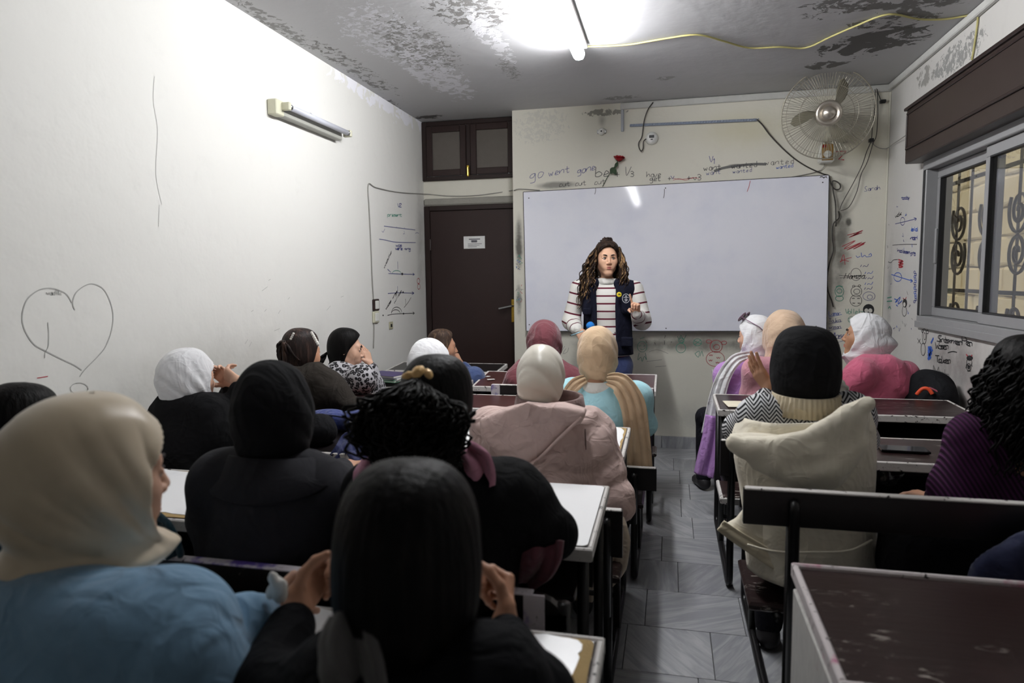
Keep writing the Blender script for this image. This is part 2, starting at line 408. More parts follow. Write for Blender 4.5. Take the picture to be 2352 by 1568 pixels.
while y > .15:
    x = XL + (-.11, -.3, -.2)[row % 3]; row += 1
    while x < XR:
        wd = random.choice((.33, .33, .5, .4)); x1 = min(x+wd, XR); x0 = max(x, XL)
        if x1-x0 > .05:
            k = (round(x1-x0, 2))
            if k not in proto_tile:
                o = MB().box((0, -TS+.003, -.006), (k-.003, 0, 0), .0015).build('tile', mTile); me = o.data; bpy.data.objects.remove(o); proto_tile[k] = me
            o = bpy.data.objects.new('tile', proto_tile[k]); link(o, fl); o.location = (x0, y, random.uniform(-.0006, .0006))
        x += wd
    y -= TS
# ceiling, walls
struct(MB().box((XL-.15, YB, H), (XR+.15, DD+.15, H+.12)).build('ceiling', mC))
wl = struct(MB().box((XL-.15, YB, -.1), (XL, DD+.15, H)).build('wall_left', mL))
wf = struct(MB().box((XS, D, -.1), (XR+.15, DD+.15, H)).build('wall_front', mF))
struct(MB().box((XL-.15, YB-.15, -.1), (XR+.15, YB, H)).build('wall_back', mL))
WY0, WY1, WZ0, WZ1 = 2.95, 4.90, 1.10, 2.16      # window opening in the right wall
wr = MB(); wr.box((XR, YB, -.1), (XR+.16, DD, WZ0)).box((XR, YB, WZ1), (XR+.16, DD, H)).box((XR, YB, WZ0), (XR+.16, WY0, WZ1)).box((XR, WY1, WZ0), (XR+.16, DD, WZ1))
wr = struct(wr.build('wall_right', mR))
# recess with the door: wall above/around
dz1, tz0 = 2.09, 2.325
wd_ = struct(MB().box((XL, DD, dz1+.055), (XS, DD+.15, tz0)).build('wall_door', mF))
MB().box((XL+.005, DD-.03, dz1+.01), (XS-.002, DD, dz1+.075), .012).build('lintel_plaster', plain('raw_plaster', S(150, 148, 140), .9, bump=.9, bs=60), wd_)
struct(MB().box((XS-.006, D+.001, 0), (XS-.0005, DD, H)).build('trim_1', mF))
mBrown = plain('door_brown_paint', S(44, 30, 28), .38, var=.1, bump=.1, bs=14, spec=.35)
mBrown2 = plain('frame_brown_paint', S(40, 28, 26), .42, var=.1, bump=.1, bs=20, spec=.35)
dr = struct(MB().box((XL+.055, DD-.005, .01), (XS-.03, DD+.04, dz1-.035), .004).build('door_1', mBrown))
MB().box((XL+.005, DD-.02, 0), (XL+.055, DD+.07, dz1+.01), .004).box((XS-.03, DD-.02, 0), (XS-.002, DD+.07, dz1+.01), .004).box((XL+.055, DD-.02, dz1-.035), (XS-.03, DD+.07, dz1+.01), .004).build('door_frame', mBrown2, dr)
br = plain('brass', S(190, 160, 70), .25, 1, .1); steel = plain('brushed_steel', S(170, 170, 172), .28, 1, .05)
hx, hy = P(1178, 740, DD-.02).x, DD-.005
MB().box((hx-.016, hy-.008, 1.04), (hx+.016, hy, 1.25), .004).build('handle_plate', br, dr)
MB().tube(fillet([(hx, hy, 1.19), (hx, hy-.05, 1.19), (hx-.12, hy-.055, 1.165)], .02), [.009]*8, 10).build('handle_lever', steel, dr)
for kx, kz in ((XL+.058, 1.75), (XL+.058, .5)): MB().tube([(kx, hy-.006, kz-.05), (kx, hy-.006, kz+.05)], .008).build('hinge', mBrown2, dr)
# notice on the door
a, b = P(1065, 543, DD-.006), P(1114, 570, DD-.006)
nt = tag(MB().box((a.x, DD-.009, b.z), (b.x, DD-.0055, a.z)).build('door_notice', plain('paper_white', S(226, 226, 224), .8)), 'small white printed notice taped on the dark brown door', 'notice')
ink = plain('ink_black', S(30, 30, 34), .7, bump=0)
mm = MB(); W_ = b.x-a.x; Z_ = a.z-b.z
mm.box((a.x+.25*W_, DD-.0098, b.z+.72*Z_), (a.x+.78*W_, DD-.009, b.z+.80*Z_)); mm.box((a.x+.36*W_, DD-.0098, b.z+.5*Z_), (a.x+.64*W_, DD-.009, b.z+.68*Z_))
for q in (.12, .24, .36): mm.box((a.x+.2*W_, DD-.0098, b.z+q*Z_), (a.x+(.5+q)*W_, DD-.009, b.z+(q+.035)*Z_))
mm.build('printed_lines', plain('ink_grey', S(90, 90, 96), .7, bump=0), nt)
# transom window above the door
mGlassDull = plain('frosted_dark_glass', S(92, 86, 80), .35, var=.1, bump=.3, bs=90)
z0, z1 = tz0, H-.005; mx = (XL+XS)/2-.005
w2 = struct(MB().box((XL+.002, DD-.03, z0), (XL+.045, DD+.05, z1), .004).box((XS-.03, DD-.03, z0), (XS-.002, DD+.05, z1), .004).box((XL+.045, DD-.03, z0), (XS-.03, DD+.05, z0+.035), .004).box((XL+.045, DD-.03, z1-.04), (XS-.03, DD+.05, z1), .004).box((mx-.02, DD-.03, z0+.035), (mx+.02, DD+.05, z1-.04), .004).build('window_2', mBrown2))
for (xa, xb) in ((XL+.047, mx-.021), (mx+.021, XS-.032)):
    t_ = .055; za, zb = z0+.038, z1-.043
    s_ = MB().box((xa, DD-.04, za), (xa+t_, DD+.0, zb), .004).box((xb-t_, DD-.04, za), (xb, DD, zb), .004).box((xa+t_, DD-.04, za), (xb-t_, DD, za+t_), .004).box((xa+t_, DD-.04, zb-t_), (xb-t_, DD, zb), .004).build('window_sash', mBrown, w2)
    MB().box((xa+t_-.004, DD-.02, za+t_-.004), (xb-t_+.004, DD-.012, zb-t_+.004)).build('pane', mGlassDull, s_)
MB().box((mx-.012, DD-.055, z0+.02), (mx+.012, DD-.04, z0+.12), .004).tube([(mx, DD-.06, z0+.03), (mx, DD-.06, z0+.10)], .007).build('latch', br, w2)
# crown strips, baseboard, corner strip
crown = plain('crown_plaster', S(196, 196, 192), .6)
xk = P(1425, 240, D).x
struct(MB().box((xk, D-.022, H-.055), (XR, D, H-.003), .006).build('trim_2', crown))
struct(MB().box((XR-.03, 1.0, H-.05), (XR, D-.022, H-.003), .006).build('trim_3', crown))
struct(MB().box((XR-.012, D-.012, .1), (XR, D, H-.055), .004).build('trim_4', mF))
bb = struct(MB().box((XS, D-.004, -.005), (XR, D, .1)).build('baseboard_front', plain('base_bed', S(120, 120, 120))))
x = XS
while x < XR-.02:
    x1 = min(x+.42, XR); MB().box((x+.001, D-.016, -.004), (x1-.001, D-.004, .1), .003).build('tile', mTile, bb); x = x1
bbl = struct(MB().box((XL, .2, -.005), (XL+.004, DD, .1)).build('baseboard_left', plain('base_bed', S(120, 120, 120))))
bbr = struct(MB().box((XR-.012, .2, -.005), (XR, D-.017, .1), .003).build('baseboard_right', mTile))
# vertical trunking stub + horizontal spiral conduit strip
mTrunk = plain('trunking_grey', S(172, 176, 182), .5)
a, b = P(1430, 238, D), P(1424, 303, D)
struct(MB().box((a.x-.012, D-.016, b.z), (a.x+.012, D, H-.055), .004).build('trim_5', mTrunk))
cnd = MB(); a, b = P(1447, 289, D), P(1738, 276, D)
cnd.tube([(a.x, D-.012, a.z), (b.x, D-.012, b.z)], .011, 8)
for i in range(46):
    t_ = i/45; cnd.tube([(a.x+(b.x-a.x)*t_, D-.024, a.z+(b.z-a.z)*t_-.008), (a.x+(b.x-a.x)*(t_+.012), D-.024, a.z+(b.z-a.z)*t_+.008)], .0035, 5)
tag(cnd.build('cable_conduit', plain('conduit_blue_grey', S(150, 160, 178), .5)), 'pale blue grey twisted conduit running level above the whiteboard', 'conduit')
# ------------------------------------------------------------------ window in the right wall
alu = plain('aluminium_grey', S(150, 150, 151), .42, .12, .06, bump=.05)
alud = plain('dark_gasket', S(40, 40, 42), .5)  # dark grey of the sash gaskets and tracks
gt = NT('window_glass'); gt.b.inputs['Transmission Weight'].default_value = 1; gt.b.inputs['IOR'].default_value = 1.45
mGlass = gt.done((.96, .98, .97), .015, 0, .6)
xw = XR-.02
def frame(mb, y0, y1, z0, z1, t, xa, xb, bev=.004):
    mb.box((xa, y0, z0), (xb, y1, z0+t), bev).box((xa, y0, z1-t), (xb, y1, z1), bev).box((xa, y0, z0+t), (xb, y0+t, z1-t), bev).box((xa, y1-t, z0+t), (xb, y1, z1-t), bev); return mb
win = struct(frame(MB(), WY0, WY1, WZ0, WZ1, .065, xw, XR+.10).build('window_1', alu))
MB().box((xw-.008, WY0, WZ0-.012), (xw, WY1+.008, WZ0+.03), .003).build('sill_rail', alu, win)
YM = 4.03
for (ya, yb, xa) in ((YM-.03, WY1-.066, XR+.045), (WY0+.066, YM+.035, XR+.005)):
    s_ = frame(MB(), ya, yb, WZ0+.066, WZ1-.066, .058, xa, xa+.03).build('window_sash', alu, win)
    frame(MB(), ya+.056, yb-.056, WZ0+.122, WZ1-.122, .008, xa-.003, xa+.033, 0).build('gasket', alud, s_)
    MB().box((xa+.012, ya+.054, WZ0+.12), (xa+.018, yb-.054, WZ1-.12)).build('pane', mGlass, s_)
    if xa > XR+.02: MB().box((xa-.012, yb-.045, 1.50), (xa, yb-.02, 1.72), .003).build('pull_handle', alu, s_)
for yy in (WY1-.05, WY1-.03): MB().box((XR-.024, yy, WZ0+.066), (XR-.018, yy+.006, WZ1-.066)).build('track', alud, win)
# roller shutter box
sb = thing('roller_shutter_box', 'long dark brown roller shutter box above the aluminium window', 'shutter box', (XR, 3.9, 2.3))
bx0, by1, bz0, bz1 = 1.49, 4.955, 2.15, 2.50
mBox = plain('shutter_box_brown', S(48, 37, 34), .42, var=.06, bump=.08, bs=18)
MB().box((bx0, 2.2, bz0), (XR-.001, by1, bz1), .006).build('box_body', mBox, sb)
MB().box((bx0-.012, 2.2, bz0+.085), (bx0, by1-.03, bz0+.1), .003).box((bx0-.012, 2.2, bz1-.045), (bx0, by1-.03, bz1-.03), .003).box((bx0-.012, by1-.045, bz0+.1), (bx0, by1-.03, bz1-.045), .003).box((bx0-.016, 2.2, bz1-.012), (XR-.001, by1+.01, bz1+.008), .004).build('panel_molding', mBrown2, sb)
MB().box((bx0-.006, 2.2, bz0+.1), (bx0, by1-.045, bz1-.045), .002).build('front_panel', mBox, sb)
# outside: neighbouring stone wall and ground
stone = wall_mat('stone', S(176, 160, 126), [], .85, 22)
outw = struct(MB().box((3.35, .5, -1.5), (3.5, 13.5, 5.0)).build('wall_outside', plain('mortar', S(150, 138, 116), .9)))
st_protos = []
for i in range(5):
    v, f = SDF().ell((0, 0, 0), (.05, .19, .115), k=.01).mesh(.03)
    mb = MB().box((-.05, -.235, -.145), (.03, .235, .145), .025)
    o = mb.build('stone_block', stone); me = o.data; bpy.data.objects.remove(o)
    for q in me.vertices: q.co += Vector([random.uniform(-.012, .012) for _ in range(3)])
    st_protos.append(me)
for r_ in range(9):
    yy = 4.4 + (.24 if r_ % 2 else 0)
    while yy < 12.6:
        o = bpy.data.objects.new('stone_block', st_protos[random.randrange(5)]); link(o, outw); o.location = (3.33+random.uniform(-.015, .015), yy, .45+.3*r_); yy += .48
struct(MB().box((XR+.2, .5, -1.55), (3.5, 13.5, -1.5)).build('ground_outside', stone))
# grille
iron = plain('dusty_iron', S(92, 86, 80), .6, .2, .1)
gr = thing('window_grille', 'dusty grey wrought iron window grille with scrolls outside the glass', 'grille', (XR+.3, 3.9, 1.1))
gx = XR+.30
for i, yy in enumerate(np.linspace(2.9, 5.6, 14)):
    MB().tube([(gx, yy, .95), (gx, yy, 2.35)], .008, 6).build('bar', iron, gr)
for zz in (1.0, 1.32, 2.05, 2.3): MB().box((gx-.006, 2.85, zz-.012), (gx+.006, 5.65, zz+.012)).build('rail', iron, gr)
def scroll(yc, zc, s, fl):
    pts = []
    for k in range(40):
        t_ = k/39; a_ = t_*4.2*math.pi; rr = .012+.085*t_
        pts.append((gx-.012, yc+fl*rr*math.cos(a_)*s, zc+rr*math.sin(a_)*s*1.15))
    return pts
for yy in (4.7, 5.12, 3.55, 3.98, 4.32):
    for (zz, fl_, s_) in ((1.78, 1, 1.25), (1.55, -1, 1.25), (1.17, 1, .9)):
        MB().tube(scroll(yy, zz, s_, fl_), .009, 6).build('scroll', iron, gr)
# ------------------------------------------------------------------ whiteboard (leans out a little at the top)
tb = NT('whiteboard_enamel'); sm_ = tb.noise(2.2, 5, .6)
mWB = tb.done(tb.mix(tb.ramp(sm_, .4, .75), S(240, 241, 250), S(230, 232, 245)), .07, 0, .5)
bTL, bTR, bBL, bBR = P(1202, 441, D-.010), P(1904, 402, D-.034), P(1209, 760, D-.054), P(1898, 760, D-.078)
bBR = bBL + (bTR-bTL) + (bBR-bBL-(bTR-bTL))*.999
wbt = thing('whiteboard', 'large white enamel board on the front wall behind the teacher', 'whiteboard', ((bBL+bBR)/2)[:])
up = ((bTL-bBL)+(bTR-bBR)).normalized(); rt = ((bTR-bTL)+(bBR-bBL)).normalized(); nb = rt.cross(up).normalized()   # toward the room (-Y)
if nb.y > 0: nb = -nb
MB().prism([bBL, bBR, bTR, bTL], -nb*.006).build('board_panel', mWB, wbt)
edge = plain('board_edge_dark', S(46, 46, 50), .5)
e_ = MB()
for p, q in ((bTL, bTR), (bBL, bBR), (bBR, bTR), (bBL, bTL)): e_.tube([p-nb*.003, q-nb*.003], .004, 6)
e_.build('board_edge', edge, wbt)
for (px, py) in ((1215, 454), (1530, 430), (1891, 416), (1217, 745), (1530, 752), (1872, 746)):
    c_ = bBL + rt*((P(px, py, D-.03)-bBL).dot(rt)) + up*((P(px, py, D-.03)-bBL).dot(up))
    MB().lathe([(.0001, .005), (.004, .004), (.005, 0)], c_+nb*.0005, nb, 10).build('screw', edge, wbt)
# ------------------------------------------------------------------ pens: thin strokes lying on a surface
def pen(name, c): return plain('pen_'+name, c, .6, var=.05, bump=0)
PB, PK, PG, PR, PT, PF = pen('blue', S(60, 66, 130)), pen('black', S(40, 40, 42)), pen('green', S(60, 140, 118)), pen('red', S(176, 52, 64)), pen('blue_marker', S(54, 96, 190)), pen('faint', S(168, 168, 164))
PKF = pen('pencil', S(110, 110, 108))
def ribbon(mb, pts, nrm, wd):
    pts = [Vector(p) for p in pts]; v = []; nrm = Vector(nrm)
    for i in range(len(pts)):
        d_ = pts[min(i+1, len(pts)-1)]-pts[max(i-1, 0)]
        s_ = d_.cross(nrm)
        s_ = s_.normalized()*wd*.5 if s_.length > 1e-9 else Vector((wd*.5, 0, 0))
        v += [pts[i]+s_, pts[i]-s_]
    mb.add(v, [(2*i, 2*i+1, 2*i+3, 2*i+2) for i in range(len(pts)-1)])
SURF = {'F': (lambda x, y: P(x, y, D-.0015), (0, -1, 0)), 'L': (lambda x, y: PX(x, y, XL+.0015), (1, 0, 0)), 'R': (lambda x, y: PX(x, y, XR-.0015), (-1, 0, 0))}
WALLS = {'F': wf, 'L': wl, 'R': wr}
def onboard(x, y):
    d_ = ray(x, y); o_ = bBL+nb*.0015; t_ = (o_-CAMP).dot(nb)/d_.dot(nb); return CAMP+d_*t_
SURF['B'] = (onboard, nb); WALLS['B'] = wbt
def draw(surf, mat_, lines, wd=.004, curve=True, name='wall_drawing'):
    fn, nrm = SURF[surf]; mb = MB()
    for ln in lines:
        pts = [fn(x, y) for (x, y) in ln]
        if curve and len(pts) > 2: pts = smoothline(pts, 4)
        ribbon(mb, pts, nrm, wd)
    return mb.build(name, mat_, WALLS[surf])
FONT = {'a': '46 26 14 23 43 46;46 43 53', 'b': '09 03;05 26 45 44 23 03', 'c': '46 26 14 13 33 43', 'd': '46 26 14 23 43;49 43', 'e': '14 45 36 26 14 13 33 43', 'f': '48 29 27 23;16 46',
 'g': '46 26 15 14 34 46;46 42 31 11', 'h': '09 03;04 26 36 43', 'i': '26 23;28 28.3', 'k': '09 03;46 14 43', 'l': '29 23', 'm': '06 03;04 16 26 23;24 36 46 43', 'n': '06 03;04 26 46 43', 'o': '26 15 13 33 45 36 26',
 'p': '06 00;05 26 45 43 23 03', 'r': '06 03;04 26 46', 's': '46 26 15 35 44 33 13', 't': '28 23 43;06 46', 'u': '06 04 13 33 46;46 43', 'v': '06 23 46', 'w': '06 13 25 33 46', 'y': '06 24;46 10', 'z': '06 46 03 43', 'x': '06 43;46 03',
 'A': '03 29 43;15 35', 'B': '03 09 39 47 26 45 33 03', 'H': '09 03;49 43;06 46', 'L': '09 03 43', 'M': '03 09 25 49 43', 'O': '29 06 23 46 29', 'P': '03 09 39 47 26 06', 'R': '03 09 39 47 26 06;26 43', 'S': '49 29 17 35 43 03', 'T': '09 49;29 23', 'V': '09 23 49', 'W': '09 13 26 33 49', 'Z': '09 49 03 43',
 '1': '17 29 23', '2': '08 29 48 03 43', '3': '08 29 47 16 45 33 03', '+': '25 65;47 43', '-': '05 45', '.': '23 33', '8': '26 08 29 48 06 04 33 44 26'}
def write(surf, mat_, text, x, y, sz, dx=None, slope=0, wd=.004, shear=0, jit=.12, ybox=1.0, name='wall_writing'):
    """single-stroke handwriting; (x,y) is the baseline start, sz the height of a capital"""
    u = sz/6.0; dx = dx or u*6.2; lines = []
    for ch in text:
        for st in (FONT.get(ch, '') or '').split(';'):
            pts = []
            for tk in st.split():
                gx_, gy_ = float(tk[0]), float(tk[1:])
                jx, jy = random.uniform(-jit, jit), random.uniform(-jit, jit)
                px = x + (gx_+jx)*u*.95 + shear*(gy_-3)*u; py = y - (gy_-3+jy)*u*ybox + slope*(gx_*u)
                pts.append((px, py))
            if len(pts) > 1: lines.append(pts)
        x += dx if ch != ' ' else dx*.8; y += slope*dx
    return draw(surf, mat_, lines, wd, True, name)
# words above the board
write('F', PB, 'go', 1214, 414, 24, 19, -.25); write('F', PB, 'went', 1260, 405, 16, 12.5, -.22); write('F', PB, 'gone', 1324, 400, 16, 11, -.25)
write('F', PK, 'be', 1368, 406, 23, 16, -.05, .005); write('F', PK, '+', 1408, 406, 16); write('F', PK, 'V', 1433, 403, 20, shear=.2); write('F', PK, '3', 1448, 405, 12)
write('F', PK, 'cut', 1283, 429, 12, 9, -.12, .0035); write('F', PK, 'cut', 1320, 427, 12, 9, -.12, .0035); write('F', PK, 'cut', 1364, 424, 12, 9, -.12, .0035)
write('F', PK, 'have', 1485, 407, 13, 8.2, -.06, .0035); write('F', PK, 'get', 1491, 416, 13, 9, -.06); write('F', PK, '+', 1530, 414, 12); write('F', PB, 'v.', 1541, 410, 12); write('F', PK, '+ v3', 1574, 413, 13, 10)
draw('F', PR, [[(1545, 409), (1560, 412), (1572, 411), (1585, 410), (1600, 407)], [(1546, 414), (1560, 410), (1575, 414), (1590, 408), (1606, 410)]], .003)
write('F', PB, 'V', 1629, 372, 14); write('F', PB, '1', 1637, 376, 12)
write('F', PK, 'want', 1616, 392, 13, 10.5, -.1); write('F', PK, 'wanted', 1680, 387, 13, 10, -.08); write('F', PK, 'wanted', 1757, 379, 13, 11.5, -.06, .003)
write('F', PB, 'want', 1622, 402, 11, 8.5, -.12, .003); write('F', PB, 'wanted', 1683, 398, 9, 7.5, -.1, .003); write('F', PT, 'wanted', 1783, 388, 9, 6.5, -.12, .003)
draw('F', PKF, [[(1640, 393), (1660, 386), (1690, 381), (1730, 377), (1760, 377)]], .02)
draw('F', PR, [[(1920, 348), (1944, 347), (1926, 366), (1939, 367)]], .008, False)
write('F', PB, 'Sarah', 1985, 439, 10, 7.5, -.12, .003)
for (x0, y0, x1, y1, m_) in ((1368, 432, 1366, 446, PK), (1526, 434, 1524, 455, PK), (1723, 415, 1716, 440, PR)): draw('B', m_, [[(x0, y0), ((x0+x1)/2+1, (y0+y1)/2), (x1, y1)]], .004)
draw('B', PK, [[(1883, 408), (1888, 405), (1892, 409), (1896, 406), (1900, 409)], [(1884, 405), (1892, 407), (1899, 405)]], .004)
# right of the board
draw('F', PR, [[(1946, 540), (1975, 533), (1950, 545), (1980, 534), (1958, 541), (1982, 529), (1960, 537)], [(1934, 566), (1965, 552), (1938, 572), (1980, 556), (1945, 574), (1988, 556), (1960, 572), (1985, 560)]], .005)
draw('F', PR, [[(1931, 602), (1938, 584), (1941, 608)], [(1929, 601), (1945, 594), (1956, 591)], [(1932, 596), (1950, 600)]], .004)
draw('F', PT, [[(1966, 587), (1970, 591), (1976, 588)], [(1978, 580), (1980, 590), (1986, 586), (1990, 590)], [(1990, 590), (2001, 588), (2000, 582), (1995, 586)]], .004)
for k, (xx, yy) in enumerate(((1985, 610), (1995, 626), (1996, 638), (1995, 651), (1994, 662))): draw('F', PT if k % 2 else PB, [[(xx+10, yy-4), (xx+6, yy+2), (xx, yy), (xx-3, yy+3)], [(xx-6, yy-2), (xx-9, yy+3)]], .0035)
write('F', PK, 'Hamza', 1938, 640, 13, 9.5, -.03, .004, .4)
draw('F', PK, [[(1927, 632), (1950, 634), (1988, 633)], [(1929, 638), (1955, 637)]], .003)
def circ(cx, cy, rx, ry=None, n=16, a0=0, a1=6.6): 
    ry = ry or rx; return [(cx+rx*math.cos(a0+(a1-a0)*i/n), cy+ry*math.sin(a0+(a1-a0)*i/n)) for i in range(n+1)]
draw('F', PK, [circ(1966, 630, 12, 14)], .003)
draw('F', PK, [circ(1967, 669, 12.5, 12), circ(1968, 669, 7, 5.5), circ(1966, 690, 13.5, 13), circ(1961, 657, 3, 2), circ(1974, 656, 3, 2)] + [[(x_-3, y_), (x_-1.5, y_+2), (x_, y_), (x_+1.5, y_+2), (x_+3, y_)] for (x_, y_) in ((1960, 684), (1972, 684), (1961, 695), (1973, 695))], .0035)
draw('F', PB, [circ(1996, 680, 14, 10), circ(1998, 682, 6, 5)], .003)
draw('F', PG, [circ(1928, 669, 10, 12), circ(1928, 668, 6, 5), circ(1928, 685, 9, 6), [(1920, 659), (1927, 656), (1936, 658)]], .004)
# penguin doodle: solid dark head, pale face
pg = MB(); fnF = SURF['F'][0]
ov = lambda cx, cy, rx, ry, dd=0, n=20: [P(cx+rx*math.cos(6.283*i/n), cy+ry*math.sin(6.283*i/n), D-.0015-dd) for i in range(n)]
pg.prism(ov(1995, 711, 13, 13), (0, .0012, 0)); pg.build('wall_drawing', PK, wf)
mPale = plain('bare_wall_patch', S(206, 204, 196), .7)
pw = MB().prism(ov(1990, 713, 4.5, 5, .001), (0, .0008, 0)).prism(ov(1999, 713, 4.5, 5, .001), (0, .0008, 0)); pw.build('wall_drawing', mPale, wf)
draw('F', PK, [circ(1991, 712, 1.2), circ(1999, 712, 1.2), [(1993, 716), (1995, 718), (1997, 716)], [(1984, 720), (1980, 730)], [(2006, 720), (2009, 730)]], .003)
write('F', PG, 'VolleYball', 1942, 720, 11, 5.2, 0, .0035); draw('F', PG, [circ(1955, 734, 7, 7), [(1949, 731), (1961, 737)], [(1950, 738), (1960, 730)]], .003)
for (tx, yy, m_) in (('Lamar', 724, PT), ('Touka', 740, PB), ('wasan', 755, PB)):
    write('F', m_, tx, 1904, yy, 9, 5.2, -.05, .003); draw('F', m_, [[(1903, yy+4), (1918, yy+1), (1934, yy-2)]], .003)
write('F', PB, 'Masa', 1909, 778, 14, 8, -.08, .0045); draw('F', PB, [[(1911, 787), (1928, 785), (1944, 780)]], .003)
draw('F', PK, [[(1883, 697), (1882, 701), (1886, 702), (1894, 699)]], .003)
# doodles under the board
draw('F', PR, [circ(1645, 795, 14, 14), circ(1646, 797, 7, 6), circ(1643, 824, 21, 17), circ(1628, 784, 6, 4), circ(1663, 787, 6, 4), circ(1662, 833, 3, 3)] + [[(x_-4, y_), (x_-2, y_+3), (x_, y_), (x_+2, y_+3), (x_+4, y_)] for (x_, y_) in ((1633, 814), (1650, 820), (1632, 826), (1648, 831))], .0042)
draw('F', PG, [circ(1565, 782, 6, 6), circ(1564, 799, 11, 11), circ(1566, 784, 3, 3), [(1556, 772), (1560, 780), (1564, 770), (1570, 780), (1576, 769)]], .004)
draw('F', PG, [circ(1602, 786, 9, 8), [(1594, 782), (1612, 790)], [(1595, 792), (1610, 780)], [(1596, 812), (1606, 806), (1604, 820), (1596, 812)], [(1608, 818), (1612, 806), (1615, 818)]], .004)
draw('F', PG, [circ(1475, 796, 11, 12), [(1468, 810), (1465, 826), (1472, 820), (1475, 830), (1480, 818), (1485, 826), (1482, 810)], [(1470, 778), (1480, 775)], [(1468, 795), (1472, 793)], [(1478, 795), (1482, 793)], [(1471, 801), (1476, 803), (1481, 800)]], .0035)
draw('F', PKF, [[(1490, 808), (1510, 803), (1535, 812)], [(1485, 830), (1500, 828), (1520, 826)], [(1505, 842), (1530, 840)], [(1300, 800), (1293, 812), (1303, 808), (1306, 798)], [(1290, 806), (1297, 795)]], .0025)
for k in range(16):
    xx, yy = random.uniform(1470, 1880), random.uniform(768, 790); draw('F', PK if k % 3 else PKF, [[(xx, yy), (xx+random.uniform(-3, 4), yy+random.uniform(3, 9))]], .0035, False)
for k in range(30):
    xx, yy = random.uniform(1184, 1199), random.choice((random.uniform(585, 620), random.uniform(655, 705)))
    draw('F', random.choice((PR, PG, PG, PKF, PT)), [[(xx, yy), (xx+random.uniform(-3, 3), yy+random.uniform(-5, 5)), (xx+random.uniform(-4, 4), yy+random.uniform(-4, 4))]], .003)
# right wall
write('R', PB, 'today', 2070, 458, 8, 3.6, -.08, .006, ybox=1); draw('R', PB, [[(2056, 514), (2078, 509), (2105, 502)], [(2099, 500), (2105, 502), (2101, 507)], circ(2073, 508, 5, 9)], .005)
write('R', PK, 'walk', 2056, 500, 9, 3, -.5, .006); write('R', PT, 'ahlal', 2091, 530, 9, 3.2, 0, .007); write('R', PB, 'natrl', 2091, 550, 9, 3.2, 0, .007)
draw('R', PK, [[(2050, 563), (2075, 561), (2106, 561)]], .004); write('R', PB, 'had observing', 2061, 578, 8, 3.1, .15, .006)
draw('R', PR, [[(2063, 596), (2075, 600), (2063, 602), (2075, 606), (2063, 608), (2074, 612), (2064, 613), (2072, 598), (2066, 612)]], .01); draw('R', PK, [[(2040, 601), (2046, 603), (2052, 597), (2062, 596)]], .005)
draw('R', PT, [[(2047, 630), (2075, 639), (2096, 645)], circ(2062, 636, 9, 10), [(2091, 641), (2096, 645), (2091, 648)]], .006)
for k in range(14): draw('R', random.choice((PB, PT)), [circ(2102+random.uniform(-2, 2), 625+k*5.2, 2.2, 2.5)], .005)
draw('R', PG, [[(2038, 684), (2048, 682)], [(2037, 692), (2049, 691)], [(2040, 708), (2044, 704), (2046, 710)]], .008); draw('R', PT, [[(2054, 686), (2062, 690), (2056, 694), (2068, 682), (2062, 698), (2072, 690)], [(2058, 700), (2062, 703)]], .008)
kg = MB(); ovr = lambda cx, cy, rx, ry, dd=0, n=18: [PX(cx+rx*math.cos(6.283*i/n), cy+ry*math.sin(6.283*i/n), XR-.0015-dd) for i in range(n)]
kg.prism(ovr(2078, 696, 5, 10), (.0012, 0, 0)); kg.prism(ovr(2227, 822, 7, 6), (.0012, 0, 0)); kg.prism(ovr(2225, 843, 3, 5), (.0012, 0, 0)); kg.build('wall_drawing', PK, wr)
MB().prism(ovr(2077, 699, 2.6, 5, .001), (.0008, 0, 0)).build('wall_drawing', mPale, wr)
draw('R', PK, [circ(2077, 714, 5, 12), circ(2226, 832, 6, 9), circ(2225, 843, 5, 8), [(2220, 836), (2218, 846)], [(2231, 836), (2233, 842)], [(2222, 852), (2229, 852)]], .005)
draw('R', PR, [[(2074, 684), (2078, 688), (2082, 682)], [(2219, 813), (2223, 818)], [(2233, 815), (2229, 820)]], .008)
draw('R', PK, [circ(2123, 772, 5, 17), circ(2124, 772, 2.6, 8), circ(2119, 760, 2.4, 3), circ(2130, 762, 2.6, 4), circ(2120, 802, 5, 14), [(2107, 777), (2115, 790)], [(2114, 778), (2108, 788)]], .005)
draw('R', PT, [[(2138, 788), (2144, 776)], [(2131, 798), (2140, 798), (2131, 804), (2142, 804), (2131, 810), (2140, 812), (2131, 816), (2138, 820), (2131, 824), (2140, 806)]], .016)
write('R', PK, 'Shahrman', 2152, 783, 17, 6.6, .16, .007, ybox=.8); write('R', PK, 'Wasan', 2148, 800, 15, 5, .06, .007); write('R', PK, 'Pan', 2210, 789, 16, 6, .28, .007); write('R', PK, 'Toukan', 2148, 831, 15, 5, .1, .007); write('R', PKF, 'Marah', 2144, 858, 19, 6.5, .35, .008)
draw('R', PK, [[(2177, 810), (2188, 807), (2198, 809)]], .006); write('R', PR, 'ART', 2267, 922, 11, 4.6, 0, .007)
for k in range(26):
    xx, yy = random.uniform(2035, 2100), random.uniform(470, 760); draw('R', random.choice((PB, PKF, PT, PKF)), [[(xx, yy), (xx+random.uniform(-3, 3), yy+random.uniform(2, 8)), (xx+random.uniform(-4, 4), yy+random.uniform(-3, 6))]], .004)
